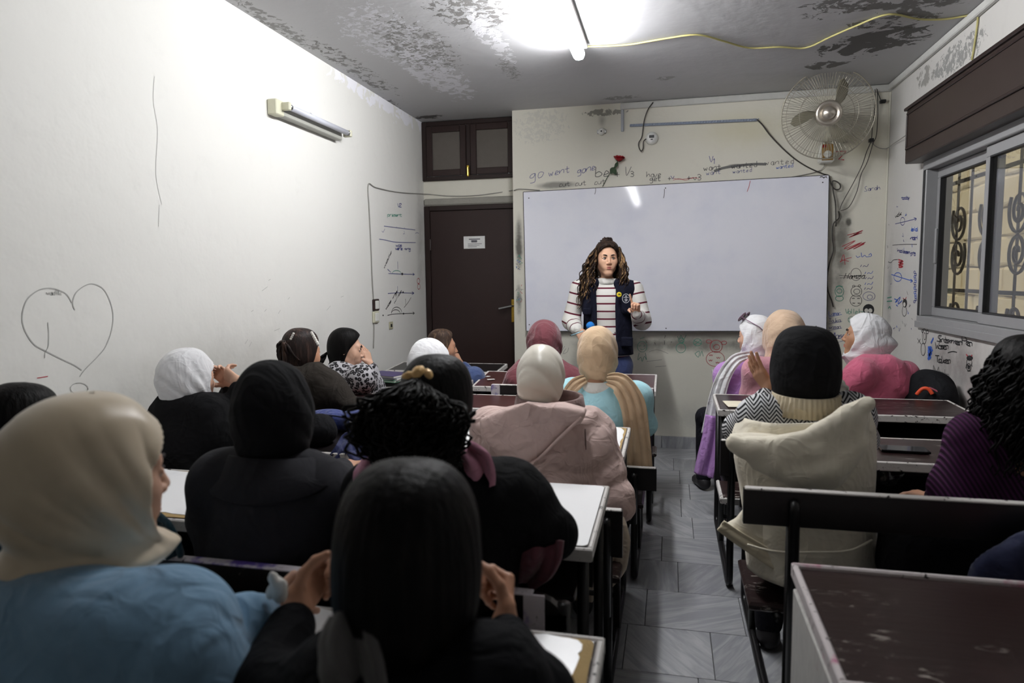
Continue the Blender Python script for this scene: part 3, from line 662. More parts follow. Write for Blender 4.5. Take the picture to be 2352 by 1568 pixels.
# left wall
draw('L', PF, [[(172, 712), (167, 695), (175, 672), (195, 656), (215, 652), (238, 664), (253, 692), (260, 725), (256, 760), (243, 795), (225, 818), (205, 838), (192, 852), (183, 865)], [(165, 695), (155, 678), (140, 668), (118, 662), (95, 664), (75, 675), (60, 692), (52, 718), (52, 742), (62, 768), (80, 792), (105, 806), (140, 824), (170, 838), (188, 850)]], .004)
write('L', PF, 'Fwadlk', 100, 676, 10, 7, .02, .003); draw('L', PF, [[(110, 740), (112, 765), (111, 795), (104, 808), (103, 822)], circ(182, 892, 20, 13)], .003)
draw('L', PR, [[(85, 868), (98, 866), (110, 864)]], .003); draw('L', PF, [[(355, 175), (352, 230), (362, 300), (358, 400), (372, 470)], [(366, 470), (364, 520)]], .002)
draw('L', PB, [[(882, 519), (905, 522), (930, 525), (954, 528)], [(871, 549), (885, 551), (910, 556), (955, 557)]], .005)
draw('L', PB, [[(911, 520), (911, 524)], [(929, 522), (929, 526)], [(884, 525), (880, 533), (877, 530)], [(928, 530), (929, 536), (926, 537)], [(954, 536), (958, 534), (962, 536)]], .004)
write('L', PB, 'V2', 913, 475, 8, 4, .05, .006); write('L', PG, 'present', 890, 496, 8, 4.6, .03, .005); write('L', PB, 'was', 909, 566, 8, 4.4, .04, .006); write('L', PB, 'were +ing', 908, 573, 8, 3.8, .05, .006)
draw('L', PG, [circ(911, 628, 10, 7, 12, math.pi, 2*math.pi)], .005); draw('L', PB, [[(892, 628), (920, 629), (952, 630)], [(948, 627), (952, 630), (948, 632)], [(913, 600), (914, 618)], [(890, 618), (898, 625)]], .005)
draw('L', PB, [[(891, 674), (915, 672), (950, 673)], [(946, 670), (951, 673), (946, 676)], [(913, 657), (913, 671)]], .005)
draw('L', PK, [[(890, 724), (905, 721), (925, 720), (952, 719)], [(948, 716), (952, 719), (948, 722)], circ(911, 719, 12, 14, 12, math.pi, 2*math.pi), circ(909, 720, 10, 9, 12, math.pi, 2*math.pi), [(928, 706), (937, 695), (944, 683)], [(932, 700), (931, 686)]], .005)
write('L', PK, 'walk', 882, 618, 8, 4, -2.2, .006); write('L', PK, 'was ing', 886, 712, 8, 3.6, -1.5, .006); write('L', PK, 'will be', 905, 698, 7, 2.2, -1.6, .005)
draw('L', PR, [circ(961, 645, 3, 6), circ(962, 658, 3, 6)], .006)
dt = MB()
for (cx, cy, r_) in ((924, 629, 3), (926, 671, 2.2), (927, 720, 2.2), (880, 724, 1.8)): dt.prism([PX(cx+r_*.7*math.cos(i*.7854), cy+r_*math.sin(i*.7854), XL+.002) for i in range(8)], (-.001, 0, 0))
dt.build('wall_drawing', PK, wl)
for k in range(14):
    xx, yy = random.uniform(560, 800), random.uniform(640, 800); draw('L', PF, [[(xx, yy), (xx+random.uniform(4, 14), yy-random.uniform(2, 12))]], .0025, False)
# ------------------------------------------------------------------ lamps
white = plain('white_plastic', S(226, 226, 220), .4, var=.04); cream = plain('cream_enamel', S(206, 204, 182), .45, var=.05)
em = bpy.data.materials.new('lamp_glow'); em.use_nodes = True; en = em.node_tree.nodes; en.clear()
em2 = None
eo = en.new('ShaderNodeOutputMaterial'); ee = en.new('ShaderNodeEmission'); ee.inputs[0].default_value = (.98, .985, 1, 1); ee.inputs[1].default_value = LAMP_POWER
em.node_tree.links.new(ee.outputs[0], eo.inputs[0])
em2 = em.copy(); em2.name = 'added_lamp_glow'; [q for q in em2.node_tree.nodes if q.type == 'EMISSION'][0].inputs[1].default_value = LAMP_POWER*.27  # dimmer glow for an added, unseen lamp lighting the middle rows
for (y0_, lb_) in ((2.95, 'lit white fluorescent batten lamp on the peeling ceiling'), (1.55, 'added unseen lamp, a dimmer ceiling batten lighting the middle rows from behind')):
    lamp = thing('ceiling_lamp', lb_, 'lamp', (-.55, y0_+.63, H))
    MB().box((-.60, y0_, H-.035), (-.50, y0_+1.26, H-.002), .005).build('lamp_base', white, lamp)
    MB().lathe([(.0001, 0), (.03, .001), (.036, .012), (.036, 1.216), (.03, 1.227), (.0001, 1.228)], (-.55, y0_+.015, H-.072), (0, 1, 0), 20).build('diffuser', em if y0_ > 2 else em2, lamp, True)
    for q_ in (y0_+1.243, y0_+.003): MB().box((-.575, q_, H-.10), (-.525, q_+.013, H-.03), .004).build('end_cap', white, lamp)
# unlit batten on the left wall
wlamp = thing('wall_lamp', 'unlit cream fluorescent tube fitting mounted on the left wall', 'lamp', (XL, 3.9, 2.41))
ya, yb = PX(618, 255, XL).y, PX(768, 300, XL).y; zc = 2.41
MB().box((XL+.001, ya, zc-.04), (XL+.055, yb, zc+.03), .004).build('lamp_base', plain('batten_grey', S(164, 164, 156), .5), wlamp)
MB().box((XL+.001, ya-.02, zc-.045), (XL+.06, ya+.06, zc+.04), .005).build('end_housing', cream, wlamp)
for yy in (ya+.03, yb+.02): MB().box((XL+.05, yy, zc-.015), (XL+.11, yy+.025, zc+.03), .005).build('lamp_holder', cream, wlamp)
tz = zc+.008
MB().tube([(XL+.09, ya+.055, tz), (XL+.09, yb+.02, tz)], .017, 14).build('tube', plain('unlit_tube', S(202, 204, 214), .25, var=.02, bump=0), wlamp, True)
for y0_, y1_ in ((ya+.056, ya+.075), (yb, yb+.018)): MB().tube([(XL+.09, y0_, tz), (XL+.09, y1_, tz)], .0178, 14).build('tube_cap', steel, wlamp, True)
MB().tube(fillet([(XL+.03, (ya+yb)/2, zc+.03), (XL+.04, (ya+yb)/2, zc+.055), (XL+.05, (ya+yb)/2+.04, zc+.03)], .01), .003, 6).build('starter_clip', steel, wlamp)
# ------------------------------------------------------------------ cables
wire = plain('wire_dark', S(58, 54, 50), .55); wireg = plain('wire_grey', S(150, 148, 142), .6); wirey = plain('wire_yellow', S(188, 180, 120), .5)
def cable(name, label, pts, r, m, clips=()):
    mb = MB().tube(smoothline(pts, 5), r, 6)
    o = tag(mb.build(name, m, None, True), label, 'cable'); return o
cy_ = [PZ(x, y, H-.008) for (x, y) in ((1350, 107), (1440, 103), (1520, 90), (1600, 80), (1660, 94), (1720, 110), (1790, 108), (1850, 110), (1905, 86), (1960, 62), (2040, 33), (2110, 44), (2170, 44), (2222, 36))]
o = cable('ceiling_cable', 'slack yellow twin cable clipped across the ceiling from the lit lamp', cy_+[PX(2242, 32, XR-.008), PX(2246, 40, XR-.008), PX(2240, 90, XR-.008), PX(2232, 138, XR-.008)], .0055, wirey)
lc = [PX(x, y, XL+.006) for (x, y) in ((858, 800), (859, 760), (858, 690), (855, 640), (852, 560), (848, 480), (846, 424), (862, 430), (895, 438), (930, 443), (968, 445))]
cable('switch_cable', 'thin grey cable running up the left wall and across above the door', lc + [P(x, y, DD-.006) for (x, y) in ((985, 446), (1030, 450), (1090, 449), (1140, 443), (1172, 438))] + [P(x, y, D-.006) for (x, y) in ((1181, 437), (1191, 434), (1215, 435), (1240, 437))], .004, wireg)
cable('sensor_cable', 'black cable hanging from the ceiling strip to the round sensor', [P(x, y, D-.03) for (x, y) in ((1500, 235), (1488, 252), (1480, 275), (1477, 295), (1474, 315), (1467, 328), (1468, 340), (1473, 347), (1477, 340), (1478, 325), (1484, 319))], .0045, wire)
cable('board_cable', 'dark cable sagging from the blue conduit to the board corner', [P(x, y, D-.03) for (x, y) in ((1738, 274), (1752, 288), (1770, 312), (1800, 343), (1830, 368), (1860, 386), (1890, 399), (1904, 404), (1908, 420), (1917, 434), (1928, 434), (1930, 425), (1922, 417), (1912, 417), (1914, 440), (1919, 470), (1920, 520))], .005, wire)
cable('board_side_cable', 'black cable snaking down the wall along the right board edge', [P(x, y, D-.02) for (x, y) in ((1926, 485), (1927, 500), (1914, 515), (1912, 545), (1914, 575), (1905, 605), (1900, 640), (1902, 668), (1910, 690), (1914, 705))], .005, wire)
for k, (pts, lb) in enumerate(((((2010, 205), (2010, 240), (2004, 290), (2001, 322), (1990, 350), (1980, 380), (1960, 420), (1935, 465), (1929, 482)), 'dark wire dropping from the corner past the fan to the board edge'),
                  (((2015, 205), (2016, 260), (2013, 310), (2005, 330), (1992, 372), (1978, 400), (1968, 440), (1950, 475), (1930, 484)), 'second dark wire of the pair hanging from the corner behind the fan'))):
    cable('hanging_wire', lb, [P(x, y, D-.035) for (x, y) in pts], .003, wire)
cable('shutter_wire', 'thin wire looping from the corner clip to the shutter box', [P(1998, 323, D-.03), P(2015, 338, D-.03), P(2035, 341, D-.03), PX(2052, 330, XR-.02), PX(2070, 318, XR-.03), PX(2084, 308, XR-.06)], .003, wireg)
MB_ = MB().box((P(1994, 322, D).x, D-.045, P(1994, 328, D).z), (P(2004, 322, D).x, D-.004, P(1994, 320, D).z), .003)
tag(MB_.build('wire_clip', plain('black_plastic', S(24, 24, 26), .4)), 'small black clip on the wall where the hanging wires cross', 'clip')
c_ = P(2028, 233, D-.02); tag(MB().box((c_.x-.02, D-.035, c_.z-.012), (c_.x+.02, D-.003, c_.z+.012), .004).tube([(c_.x-.015, D-.02, c_.z+.01), (c_.x-.05, D-.02, c_.z+.10)], .003, 6).build('wire_end', MATS['black_plastic']), 'black wire connector hanging from the ceiling corner by the fan', 'connector')
# ------------------------------------------------------------------ round sensor, lamp holder, plaster bit
ss = thing('smoke_detector', 'round white detector with a small dark display above the board', 'detector', P(1497, 318, D)[:])
c_ = P(1497, 318, D)
MB().lathe([(.0001, .0), (.052, 0), (.05, .02), (.04, .03), (.0001, .032)], c_, (0, -1, 0), 28).build('housing', white, ss, True)
MB().lathe([(.036, .030), (.034, .036), (.0001, .037)], c_, (0, -1, 0), 28).build('face_ring', plain('off_white_plastic', S(240, 240, 238), .35), ss, True)
MB().box((c_.x-.02, D-.040, c_.z-.002), (c_.x+.02, D-.036, c_.z+.020), .002).box((c_.x-.008, D-.039, c_.z-.018), (c_.x+.009, D-.036, c_.z-.010), .001).build('display', MATS['black_plastic'], ss)
lh = thing('lamp_socket', 'empty round ceramic lamp socket under a dark streak on the wall', 'socket', P(1382, 303, D)[:]); c_ = P(1382, 303, D)
MB().lathe([(.0001, 0), (.028, 0), (.03, .02), (.024, .035), (.0001, .036)], c_, (0, -1, 0), 20).build('holder', white, lh, True)
MB().lathe([(.007, .036), (.006, .038), (.0001, .038)], c_, (0, -1, 0), 12).build('contact', MATS['black_plastic'], lh)
for q_ in (-.036, .026): MB().box((c_.x+q_, D-.02, c_.z-.016), (c_.x+q_+.01, D-.001, c_.z+.016), .003).build('bracket', steel, lh)
# switches on the left wall
for (py, nm_, lb, fm) in ((700, 'light_switch', 'light switch in a dark brown frame on the left wall', mBrown), (728, 'light_switch', 'cream light switch below the brown framed one on the wall', cream)):
    c_ = PX(861, py, XL); sw = thing(nm_, lb, 'switch', c_[:])
    MB().box((XL+.001, c_.y-.052, c_.z-.045), (XL+.016, c_.y+.052, c_.z+.045), .006).build('switch_frame', fm, sw)
    MB().box((XL+.014, c_.y-.028, c_.z-.032), (XL+.021, c_.y+.034, c_.z+.032), .004).build('rocker', white, sw)
c_ = PX(897, 747, XL); jb = thing('wall_socket_hole', 'small broken wall box with bits of plaster left of the door', 'wall box', c_[:])
MB().box((XL+.0005, c_.y-.035, c_.z-.03), (XL+.008, c_.y+.035, c_.z+.03), .003).build('box_rim', plain('old_beige', S(176, 172, 146), .7), jb); MB().box((XL+.007, c_.y-.014, c_.z-.014), (XL+.0095, c_.y+.014, c_.z+.012), .001).build('hole', MATS['black_plastic'], jb)
# ------------------------------------------------------------------ rose stuck on the wall
ro = thing('rose', 'red rose with dark leaves stuck on the wall above the board', 'flower', P(1405, 400, D)[:])
grn = plain('leaf_green', S(44, 66, 40), .6); red = plain('rose_red', S(160, 16, 30), .6, var=.25)
stem = [P(1384, 428, D-.012), P(1398, 402, D-.016), P(1410, 385, D-.02), P(1419, 370, D-.025)]
MB().tube(smoothline(stem), .0028, 6).build('stem', grn, ro)
hc = P(1422, 366, D-.03)
for lay, (n_, rr, hh) in enumerate(((3, .012, .036), (4, .022, .044), (5, .032, .042), (6, .040, .034))):
    for k in range(n_):
        a_ = 6.283*k/n_+lay*.7; mb = MB(); v = []
        ax = Vector((.18, -.35, 1)).normalized(); e1 = ax.orthogonal().normalized(); e2 = ax.cross(e1)
        for i in range(5):
            for j in range(5):
                u_, t_ = (i/4-.5)*(2.1/n_*3.3), j/4
                rad_ = rr*(.35+.75*t_**.7)+(.006*t_**3 if lay else 0); rad_ *= 1-.1*abs(i-2)/2*t_
                v.append(hc + (e1*math.cos(a_+u_)+e2*math.sin(a_+u_))*rad_ + ax*(hh*(t_-.35)-(.008*abs(i-2)/2)*t_))
        mb.add(v, [(i*5+j, i*5+j+1, i*5+j+6, i*5+j+5) for i in range(4) for j in range(4)]); mb.build('petal', red, ro, True)
def leaf(p, d_, w_, name='leaf'):
    p = Vector(p); d_ = Vector(d_); s_ = d_.cross(Vector((0, -1, 0))).normalized()*w_; v = []
    for i in range(7):
        t_ = i/6; ww = math.sin(math.pi*t_**.8)*1.0; v += [p+d_*t_+s_*ww+Vector((0, -.012*ww, 0)), p+d_*t_+Vector((0, -.004, 0)), p+d_*t_-s_*ww+Vector((0, -.012*ww, 0))]
    mesh(name, v, [(3*i+j, 3*i+j+1, 3*i+j+4, 3*i+j+3) for i in range(6) for j in (0, 1)], grn, ro, True)
leaf(P(1412, 384, D-.02), P(1402, 398, D-.03)-P(1412, 382, D-.02), .024); leaf(P(1408, 386, D-.02), P(1414, 402, D-.03)-P(1407, 386, D-.02), .02); leaf(P(1419, 372, D-.03), P(1412, 388, D-.03)-P(1419, 372, D-.03), .014)
for a_ in range(5): leaf(hc+Vector((0, 0, -.018)), (.03*math.cos(a_*1.256), -.01+.012*math.sin(a_*1.256), .012), .006, 'sepal')
# ------------------------------------------------------------------ wall fan
fc = P(1901, 262, 5.34); fan = thing('wall_fan', 'large dusty wall fan with a wire cage, tilted down beside the board', 'fan', (fc.x, D, fc.z-.3))
ax = Vector((-.10, -1, -.12)).normalized(); e1 = Vector((1, 0, 0)); e1 = (e1-ax*e1.dot(ax)).normalized(); e2 = ax.cross(e1)*-1
if e2.z < 0: e2 = -e2
FR = 91*5.25/FPX
def fp(r_, a_, h_): return fc + (e1*math.cos(a_)+e2*math.sin(a_))*r_ + ax*h_
cage = plain('cage_wire_dusty', S(168, 162, 148), .4, .5, .1); blade = plain('blade_dusty_translucent', S(132, 128, 110), .3, var=.25, vs=9)
gold = plain('champagne_metal', S(208, 200, 188), .28, .85, .05)
fg = MB()
for k in range(96):
    a_ = 6.283*k/96; fg.tube([fp(.075, a_, .075), fp(FR*.55, a_, .072), fp(FR*.9, a_, .045), fp(FR, a_, .0)], .0014, 4, cap=False)
fg.build('front_cage_wires', cage, fan)['kind'] = 'stuff'
bg = MB()
for k in range(72):
    a_ = 6.283*k/72; bg.tube([fp(FR, a_, 0), fp(FR*.9, a_, -.05), fp(FR*.5, a_, -.085), fp(.07, a_, -.09)], .0014, 4, cap=False)
bg.build('rear_cage_wires', cage, fan)['kind'] = 'stuff'
for r_, h_, t_ in ((FR, 0, .005), (FR*.62, .072, .0018), (FR*.6, -.08, .0018), (FR*.9, .045, .0016)): MB().tube([fp(r_, 6.283*k/64, h_) for k in range(64)], t_, 6, closed=True).build('cage_ring', cage, fan, True)
MB().lathe([(.088, .066), (.09, .074), (.08, .084), (.062, .084), (.058, .078), (.0001, .078)], fc, ax, 32).build('hub_cap', gold, fan, True)
MB().lathe([(.046, .078), (.044, .09), (.03, .10), (.0001, .104)], fc, ax, 32).build('hub_button', gold, fan, True)
for a0 in (math.radians(58), math.radians(183), math.radians(296)):
    v = []; NI, NJ = 12, 7
    for i in range(NI+1):
        t_ = i/NI; r_ = .05+t_*(FR*.80-.05)
        wid = (.24+.34*math.sin(math.pi*min(1, t_*1.02)**.8))*(1 if t_ < .88 else math.sqrt(max(0.02, 1-((t_-.88)/.12)**2)))
        for j in range(NJ+1):
            s_ = j/NJ-.5; a_ = a0+.35*(t_-.5)+s_*wid*1.7*(.09+.9*t_)/(.2+t_)*.7
            v.append(fp(r_, a_, .012+s_*.055))
    f = [(i*(NJ+1)+j, i*(NJ+1)+j+1, (i+1)*(NJ+1)+j+1, (i+1)*(NJ+1)+j) for i in range(NI) for j in range(NJ)]
    o = mesh('blade', v, f, blade, fan, True); md = o.modifiers.new('thick', 'SOLIDIFY'); md.thickness = .003
MB().lathe([(.0001, -.20), (.05, -.2), (.07, -.17), (.075, -.10), (.06, -.07), (.03, -.02), (.0001, 0)], fc, ax, 24).build('motor_housing', cream, fan, True)
cb = P(1894, 357, D)
MB().tube([fc+ax*-.14, (cb.x, fc.y+.16, fc.z-.1), (cb.x, D-.09, cb.z+.1)], [.03, .03, .035], 10).build('neck', cream, fan, True)
MB().box((cb.x-.052, D-.10, cb.z-.065), (cb.x+.052, D-.001, cb.z+.075), .012).build('control_box', white, fan); cbx = [q for q in bpy.data.objects if q.name.startswith('control_box')][0]
MB().box((cb.x-.040, D-.105, cb.z-.052), (cb.x+.040, D-.099, cb.z+.068), .003).build('control_panel', plain('mustard_panel', S(150, 116, 60), .4), cbx)
MB().lathe([(.028, 0), (.026, .012), (.0001, .013)], (cb.x, D-.104, cb.z-.008), (0, -1, 0), 20).build('speed_knob', white, cbx, True)
MB().box((cb.x-.038, D-.108, cb.z+.042), (cb.x-.012, D-.104, cb.z+.062), .002).build('switch_button', plain('switch_red', S(150, 30, 28), .4), cbx)
MB().tube(smoothline([(cb.x, D-.02, cb.z-.06), (cb.x-.05, D-.01, cb.z-.12), (cb.x-.35, D-.008, cb.z-.17)]), .003, 6).build('power_cord', wireg, fan)
# ================================================================== SCHOOL DESKS with attached benches
def wood_mat(name, base, worn, amt=.62, rough=.3):
    t = NT(name); g = t.noise(5, 5, .6, t.map((1.2, 14, 4)))
    c = t.mix(g, tuple(x*.7 for x in base), tuple(x*1.25 for x in base))
    sc = t.noise(26, 6, .7, t.map((.6, 2.2, 1)), 1.0); m = t.math('MULTIPLY', t.ramp(sc, amt, amt+.06), t.ramp(t.noise(3.2, 3), .48, .62))
    c = t.mix(t.math('MULTIPLY', m, .75), c, worn)
    c = t.mix(t.ramp(t.noise(4, 3), .6, .8), c, tuple(x*1.5+.004 for x in base)); t.bump(t.math('ADD', sc, g), .12, .004)
    return t.done(c, rough, 0, .45)
mDark = wood_mat('dark_brown_board', S(42, 28, 27), S(176, 168, 160), .58); mRed = wood_mat('reddish_brown_board', S(70, 40, 38), S(190, 180, 172), .63)
mBlackB = wood_mat('black_painted_board', S(24, 20, 20), S(140, 132, 124), .66)
def worn_edge(name, colr, amt=.5, tint=None):
    t = NT(name); n_ = t.noise(38, 6, .7); c = t.mix(t.ramp(n_, amt, amt+.05), colr, S(40, 30, 28))
    if tint: c = t.mix(t.ramp(t.noise(7, 4, .6), .54, .64), c, tint)
    t.bump(n_, .4, .006); return t.done(c, .5, 0, .35)
mEdge = worn_edge('worn_white_edge', S(206, 202, 198), .58); mEdgeP = worn_edge('worn_white_edge_purple_pen', S(200, 194, 200), .6, S(92, 72, 160)); mEdgeR = worn_edge('worn_white_edge_pink_pen', S(206, 198, 198), .6, S(190, 120, 146))
tl = NT('white_laminate'); tl.bump(tl.noise(30, 4), .05, .003)
mLam = tl.done(tl.mix(tl.ramp(tl.noise(6, 5, .6), .5, .75), S(250, 250, 251), S(236, 236, 240)), .3, 0, .5)
mUnder = plain('torn_fibreboard', S(170, 144, 98), .9, var=.2, bump=.6, bs=200)
mTube = plain('black_steel_tube', S(22, 21, 22), .35, .2, .2, bump=.1)
mSideW = wood_mat('white_side_panel', S(196, 194, 190), S(150, 90, 100), .6, .45)
def quadboard(mb, x0, x1, y0, y1, z0, z1, t, bev=.006):
    """board sloping from z0 (near, y0) to z1 (far, y1), thickness t below"""
    c = [(x0, y0, z0), (x1, y0, z0), (x1, y1, z1), (x0, y1, z1)]
    def ring(ins, dz): return [(x0+ins, y0+ins, z0+dz), (x1-ins, y0+ins, z0+dz), (x1-ins, y1-ins, z1+dz), (x0+ins, y1-ins, z1+dz)]
    v = ring(bev, 0)+ring(0, -bev)+ring(0, -t+bev)+ring(bev, -t)
    f = [(0, 1, 2, 3), (15, 14, 13, 12)]
    for k in range(3):
        for j in range(4): f.append((k*4+j, (k+1)*4+j, (k+1)*4+(j+1) % 4, k*4+(j+1) % 4))
    return mb.add(v, f)
def torn_poly(x0, x1, y0, y1, zf, seed, tear, corner=.0):
    """outline of a laminate sheet: rounded rectangle eaten into by up to `tear` metres"""
    rg = random.Random(seed); pts = []; ph = [rg.uniform(0, 6.28) for _ in range(6)]
    r = .018+corner; n = 0
    base = []
    for (cx, cy, a0) in ((x1-r, y0+r, -90), (x1-r, y1-r, 0), (x0+r, y1-r, 90), (x0+r, y0+r, 180)):
        for k in range(7): a = math.radians(a0+15*k); base.append((cx+r*math.cos(a), cy+r*math.sin(a), math.cos(a), math.sin(a)))
        nx = {-90: (x1, y1-r), 0: (x0+r, y1), 90: (x0, y0+r), 180: (x1-r, y0)}[a0]; p = base[-1]; L = math.hypot(nx[0]-p[0], nx[1]-p[1]); m = max(3, int(L/.03))
        for k in range(1, m): base.append((p[0]+(nx[0]-p[0])*k/m, p[1]+(nx[1]-p[1])*k/m, p[2], p[3]))
    for i, (x, y, nx, ny) in enumerate(base):
        t_ = i/len(base)*6.283
        d_ = max(0, tear*(.5+.3*math.sin(2*t_+ph[0])+.22*math.sin(5*t_+ph[1])+.18*math.sin(11*t_+ph[2])+.12*math.sin(27*t_+ph[3])+.08*rg.uniform(-1, 1)))
        pts.append(Vector((x-nx*d_, y-ny*d_, zf(y-ny*d_))))
    return pts
def school_desk(label, x0, x1, yn, yf, zn=.745, zf_=.765, top=mDark, edge=mEdge, lam=None, bench=None, back=None, backm=mBlackB, seatm=mDark, seatw=None, group=None, tape=(), feet=True, sidepanel=False, rim=False, fx=.03, bedge=None):
    t = thing('school_desk', label, 'desk', ((x0+x1)/2, (yn+yf)/2, 0), group)
    fz = lambda y: zn+(zf_-zn)*(y-yn)/(yf-yn)
    quadboard(MB(), x0+.012, x1-.012, yn+.012, yf-.012, fz(yn+.012)+.001, fz(yf-.012)+.001, .03).build('desktop', top, t)
    e = MB(); hh = .010 if rim else .0015
    for (p, q) in (((x0, yn), (x1, yn)), ((x1, yn), (x1, yf)), ((x1, yf), (x0, yf)), ((x0, yf), (x0, yn))): pass
    quadboard(e, x0, x1, yn, yn+.014, fz(yn)+hh, fz(yn)+hh, .036, .004); quadboard(e, x0, x1, yf-.014, yf, fz(yf)+hh, fz(yf)+hh, .036, .004)
    quadboard(e, x0, x0+.014, yn+.012, yf-.012, fz(yn)+hh, fz(yf)+hh, .036, .004); quadboard(e, x1-.014, x1, yn+.012, yf-.012, fz(yn)+hh, fz(yf)+hh, .036, .004)
    e.build('edge_band', edge, t)
    if lam:
        seed, tear, corner = lam
        if tear: MB().prism(torn_poly(x0+.016, x1-.016, yn+.016, yf-.016, lambda y: fz(y)+.0012, seed+5, .004), (0, 0, .0012)).build('torn_layer', mUnder, t)
        MB().prism(torn_poly(x0+.014, x1-.014, yn+.014, yf-.014, lambda y: fz(y)+.0026, seed, tear, corner), (0, 0, .0014)).build('laminate_sheet', mLam, t)
    MB().box((x0+.05, yn+.03, fz(yn)-.16), (x1-.05, yf-.02, fz(yn)-.145), .003).build('book_shelf', mBlackB, t)
    MB().box((x0+.05, yf-.03, .42), (x1-.05, yf-.015, fz(yf)-.032), .003).build('front_board', mBlackB, t)
    if sidepanel: MB().box((x0+.002, yn+.02, .35), (x0+.016, yf-.02, fz(yn)-.035), .003).build('side_panel', mSideW, t)
    yb = back[0] if back else (bench[0] if bench else yn-.5)
    for sx in (x0+fx, x1-fx):
        r = .016
        pts = fillet([(sx, yf-.05, fz(yf)-.03), (sx, yf-.05, .018), (sx, yb+.02, .018), (sx, yb+.02, (back[2]-.02) if back else .42)], .05) if back else fillet([(sx, yf-.05, fz(yf)-.03), (sx, yf-.05, .018), (sx, yb+.02, .018), (sx, yb+.02, .40)], .05)
        MB().tube(pts, r, 8).build('side_frame', mTube, t, True)
        MB().tube([(sx, yn+.05, fz(yn)-.03), (sx, yn+.05, .02)], r, 8).build('leg', mTube, t, True)
        if bench: MB().tube([(sx, yn+.05, bench[2]-.035), (sx, bench[0]-.02, bench[2]-.035)], .012, 8).build('seat_support', mTube, t, True)
    MB().tube([(x0+fx, yn+.05, .16), (x1-fx, yn+.05, .16)], .011, 8).build('foot_rail', mTube, t, True)
    if bench:
        b0, b1, bz = bench; so_ = quadboard(MB(), x0-.01, x1+.01, b0, b1, bz, bz, .028, .008).build('seat', seatm, t)
        if seatw: 
            sw_ = MB(); quadboard(sw_, x0-.014, x0+.004, b0-.002, b1+.002, bz+.002, bz+.002, .032, .006); quadboard(sw_, x0+.004, x1, b0-.004, b0+.008, bz+.002, bz+.002, .032, .004); sw_.build('seat_edge', mEdge, so_)
    if back:
        y_, zb, zt = back[:3]; rr = back[3] if len(back) > 3 else .0
        xa, xb = (back[4], back[5]) if len(back) > 4 else (x0-.02, x1+.02)
        n_ = 6; poly = []
        if rr:
            for (cx, cz, a0_) in ((xb-rr, zt-rr, 0), (xa+rr*.3, zt-rr*.3, 90), (xa+rr*.3, zb+rr*.3, 180), (xb-rr, zb+rr, 270)):
                q_ = rr if cx > (xa+xb)/2 else rr*.3
                poly += [Vector((cx+q_*math.cos(math.radians(a0_+90*i/n_)), y_, cz+q_*math.sin(math.radians(a0_+90*i/n_)))) for i in range(n_+1)]
        else: poly = [Vector(p) for p in ((xb, y_, zt), (xa, y_, zt), (xa, y_, zb), (xb, y_, zb))]
        bo = MB().prism(poly, (0, .022, 0)).build('backrest', backm, t)
        MB().box((xa+.004, y_-.002, zt-.002), (xb-(rr or .0)-.004, y_+.024, zt+.004), .002).build('backrest_edge', bedge or edge, bo)
        for (ta, tb_) in tape: MB().box((ta, y_-.004, zb+.01), (tb_, y_+.002, zt+.003), .001).build('tape', mEdgeP, bo)
        for sx in (x0+fx, x1-fx):
            if not rr: MB().tube(fillet([(sx, y_-.016, .30), (sx, y_-.016, zt-.04), (sx, y_-.002, zt-.03)], .012), .014, 8).build('backrest_post', mTube, t, True)
    return t
G = 'school desks with attached benches'
school_desk('dark desk nearest the board in the window row, under the pink shirt girl', .30, 1.52, 4.62, 5.02, top=mBlackB, group=G, bench=(4.05, 4.36, .42), back=(3.98, .5, .66))
school_desk('wide dark brown desk in front of the girl in the cream jacket', .25, 1.47, 3.58, 4.01, .745, .755, edge=mEdge, group=G, bench=(3.14, 3.42, .42), back=(3.09, .54, .70), seatw=1)
school_desk('scuffed brown desk with a phone lying on it', .26, 1.44, 2.67, 3.05, .745, .752, group=G, bench=(2.12, 2.46, .42), back=(1.90, .752, .85, 0, .205, 1.575), fx=.075)
school_desk('large brown desk with white painted rim in the near right corner', .285, 1.52, 1.16, 1.63, .745, .755, edge=mEdgeR, group=G, sidepanel=True, rim=True)
school_desk('brown desk end just in front of the teacher', -1.25, -.075, 4.13, 4.54, .742, .785, top=mRed, group=G, bench=(3.90, 4.06, .42), back=(3.85, .69, .80, 0, -1.04, -.08), tape=((-1.038, -.985), (-.13, -.085)))
school_desk('brown desk behind the maroon headscarf girl', -1.18, -.12, 3.40, 3.80, .745, .75, top=mRed, group=G, bench=(3.12, 3.36, .375), back=(3.07, .455, .56, 0, -1.16, -.05))
school_desk('desk with torn white top between light blue sweater and pink coat', -1.22, -.165, 2.57, 3.03, .745, .757, lam=(3, .018, .045), group=G, bench=(2.22, 2.48, .42), back=(2.19, .5, .66), sidepanel=False)
school_desk('smooth white topped desk in front of the girl in the black vest', -1.24, -.185, 1.65, 2.15, .745, .757, lam=(8, .0, 0), group=G, bench=(1.42, 1.60, .42), back=(1.345, .655, .762, .07, -1.27, -.205), bedge=mEdgeP, tape=((-.298, -.252),))
school_desk('torn white topped desk nearest the camera', -1.25, -.115, .78, 1.245, .735, .742, lam=(14, .03, .05), group=G, bench=(.42, .72, .42))
school_desk('dark desk by the left wall holding the pile of notebooks', -2.17, -1.28, 3.98, 4.40, top=mBlackB, group=G, bench=(3.58, 3.86, .42))
school_desk('reddish brown desk in front of the dark jacket girl', -2.17, -1.28, 3.22, 3.64, .74, .765, top=mRed, group=G, bench=(2.86, 3.12, .42))
school_desk('scratched dark desk with a blue bag on it by the wall', -2.17, -1.26, 2.40, 2.80, top=mBlackB, group=G, bench=(2.05, 2.3, .42))
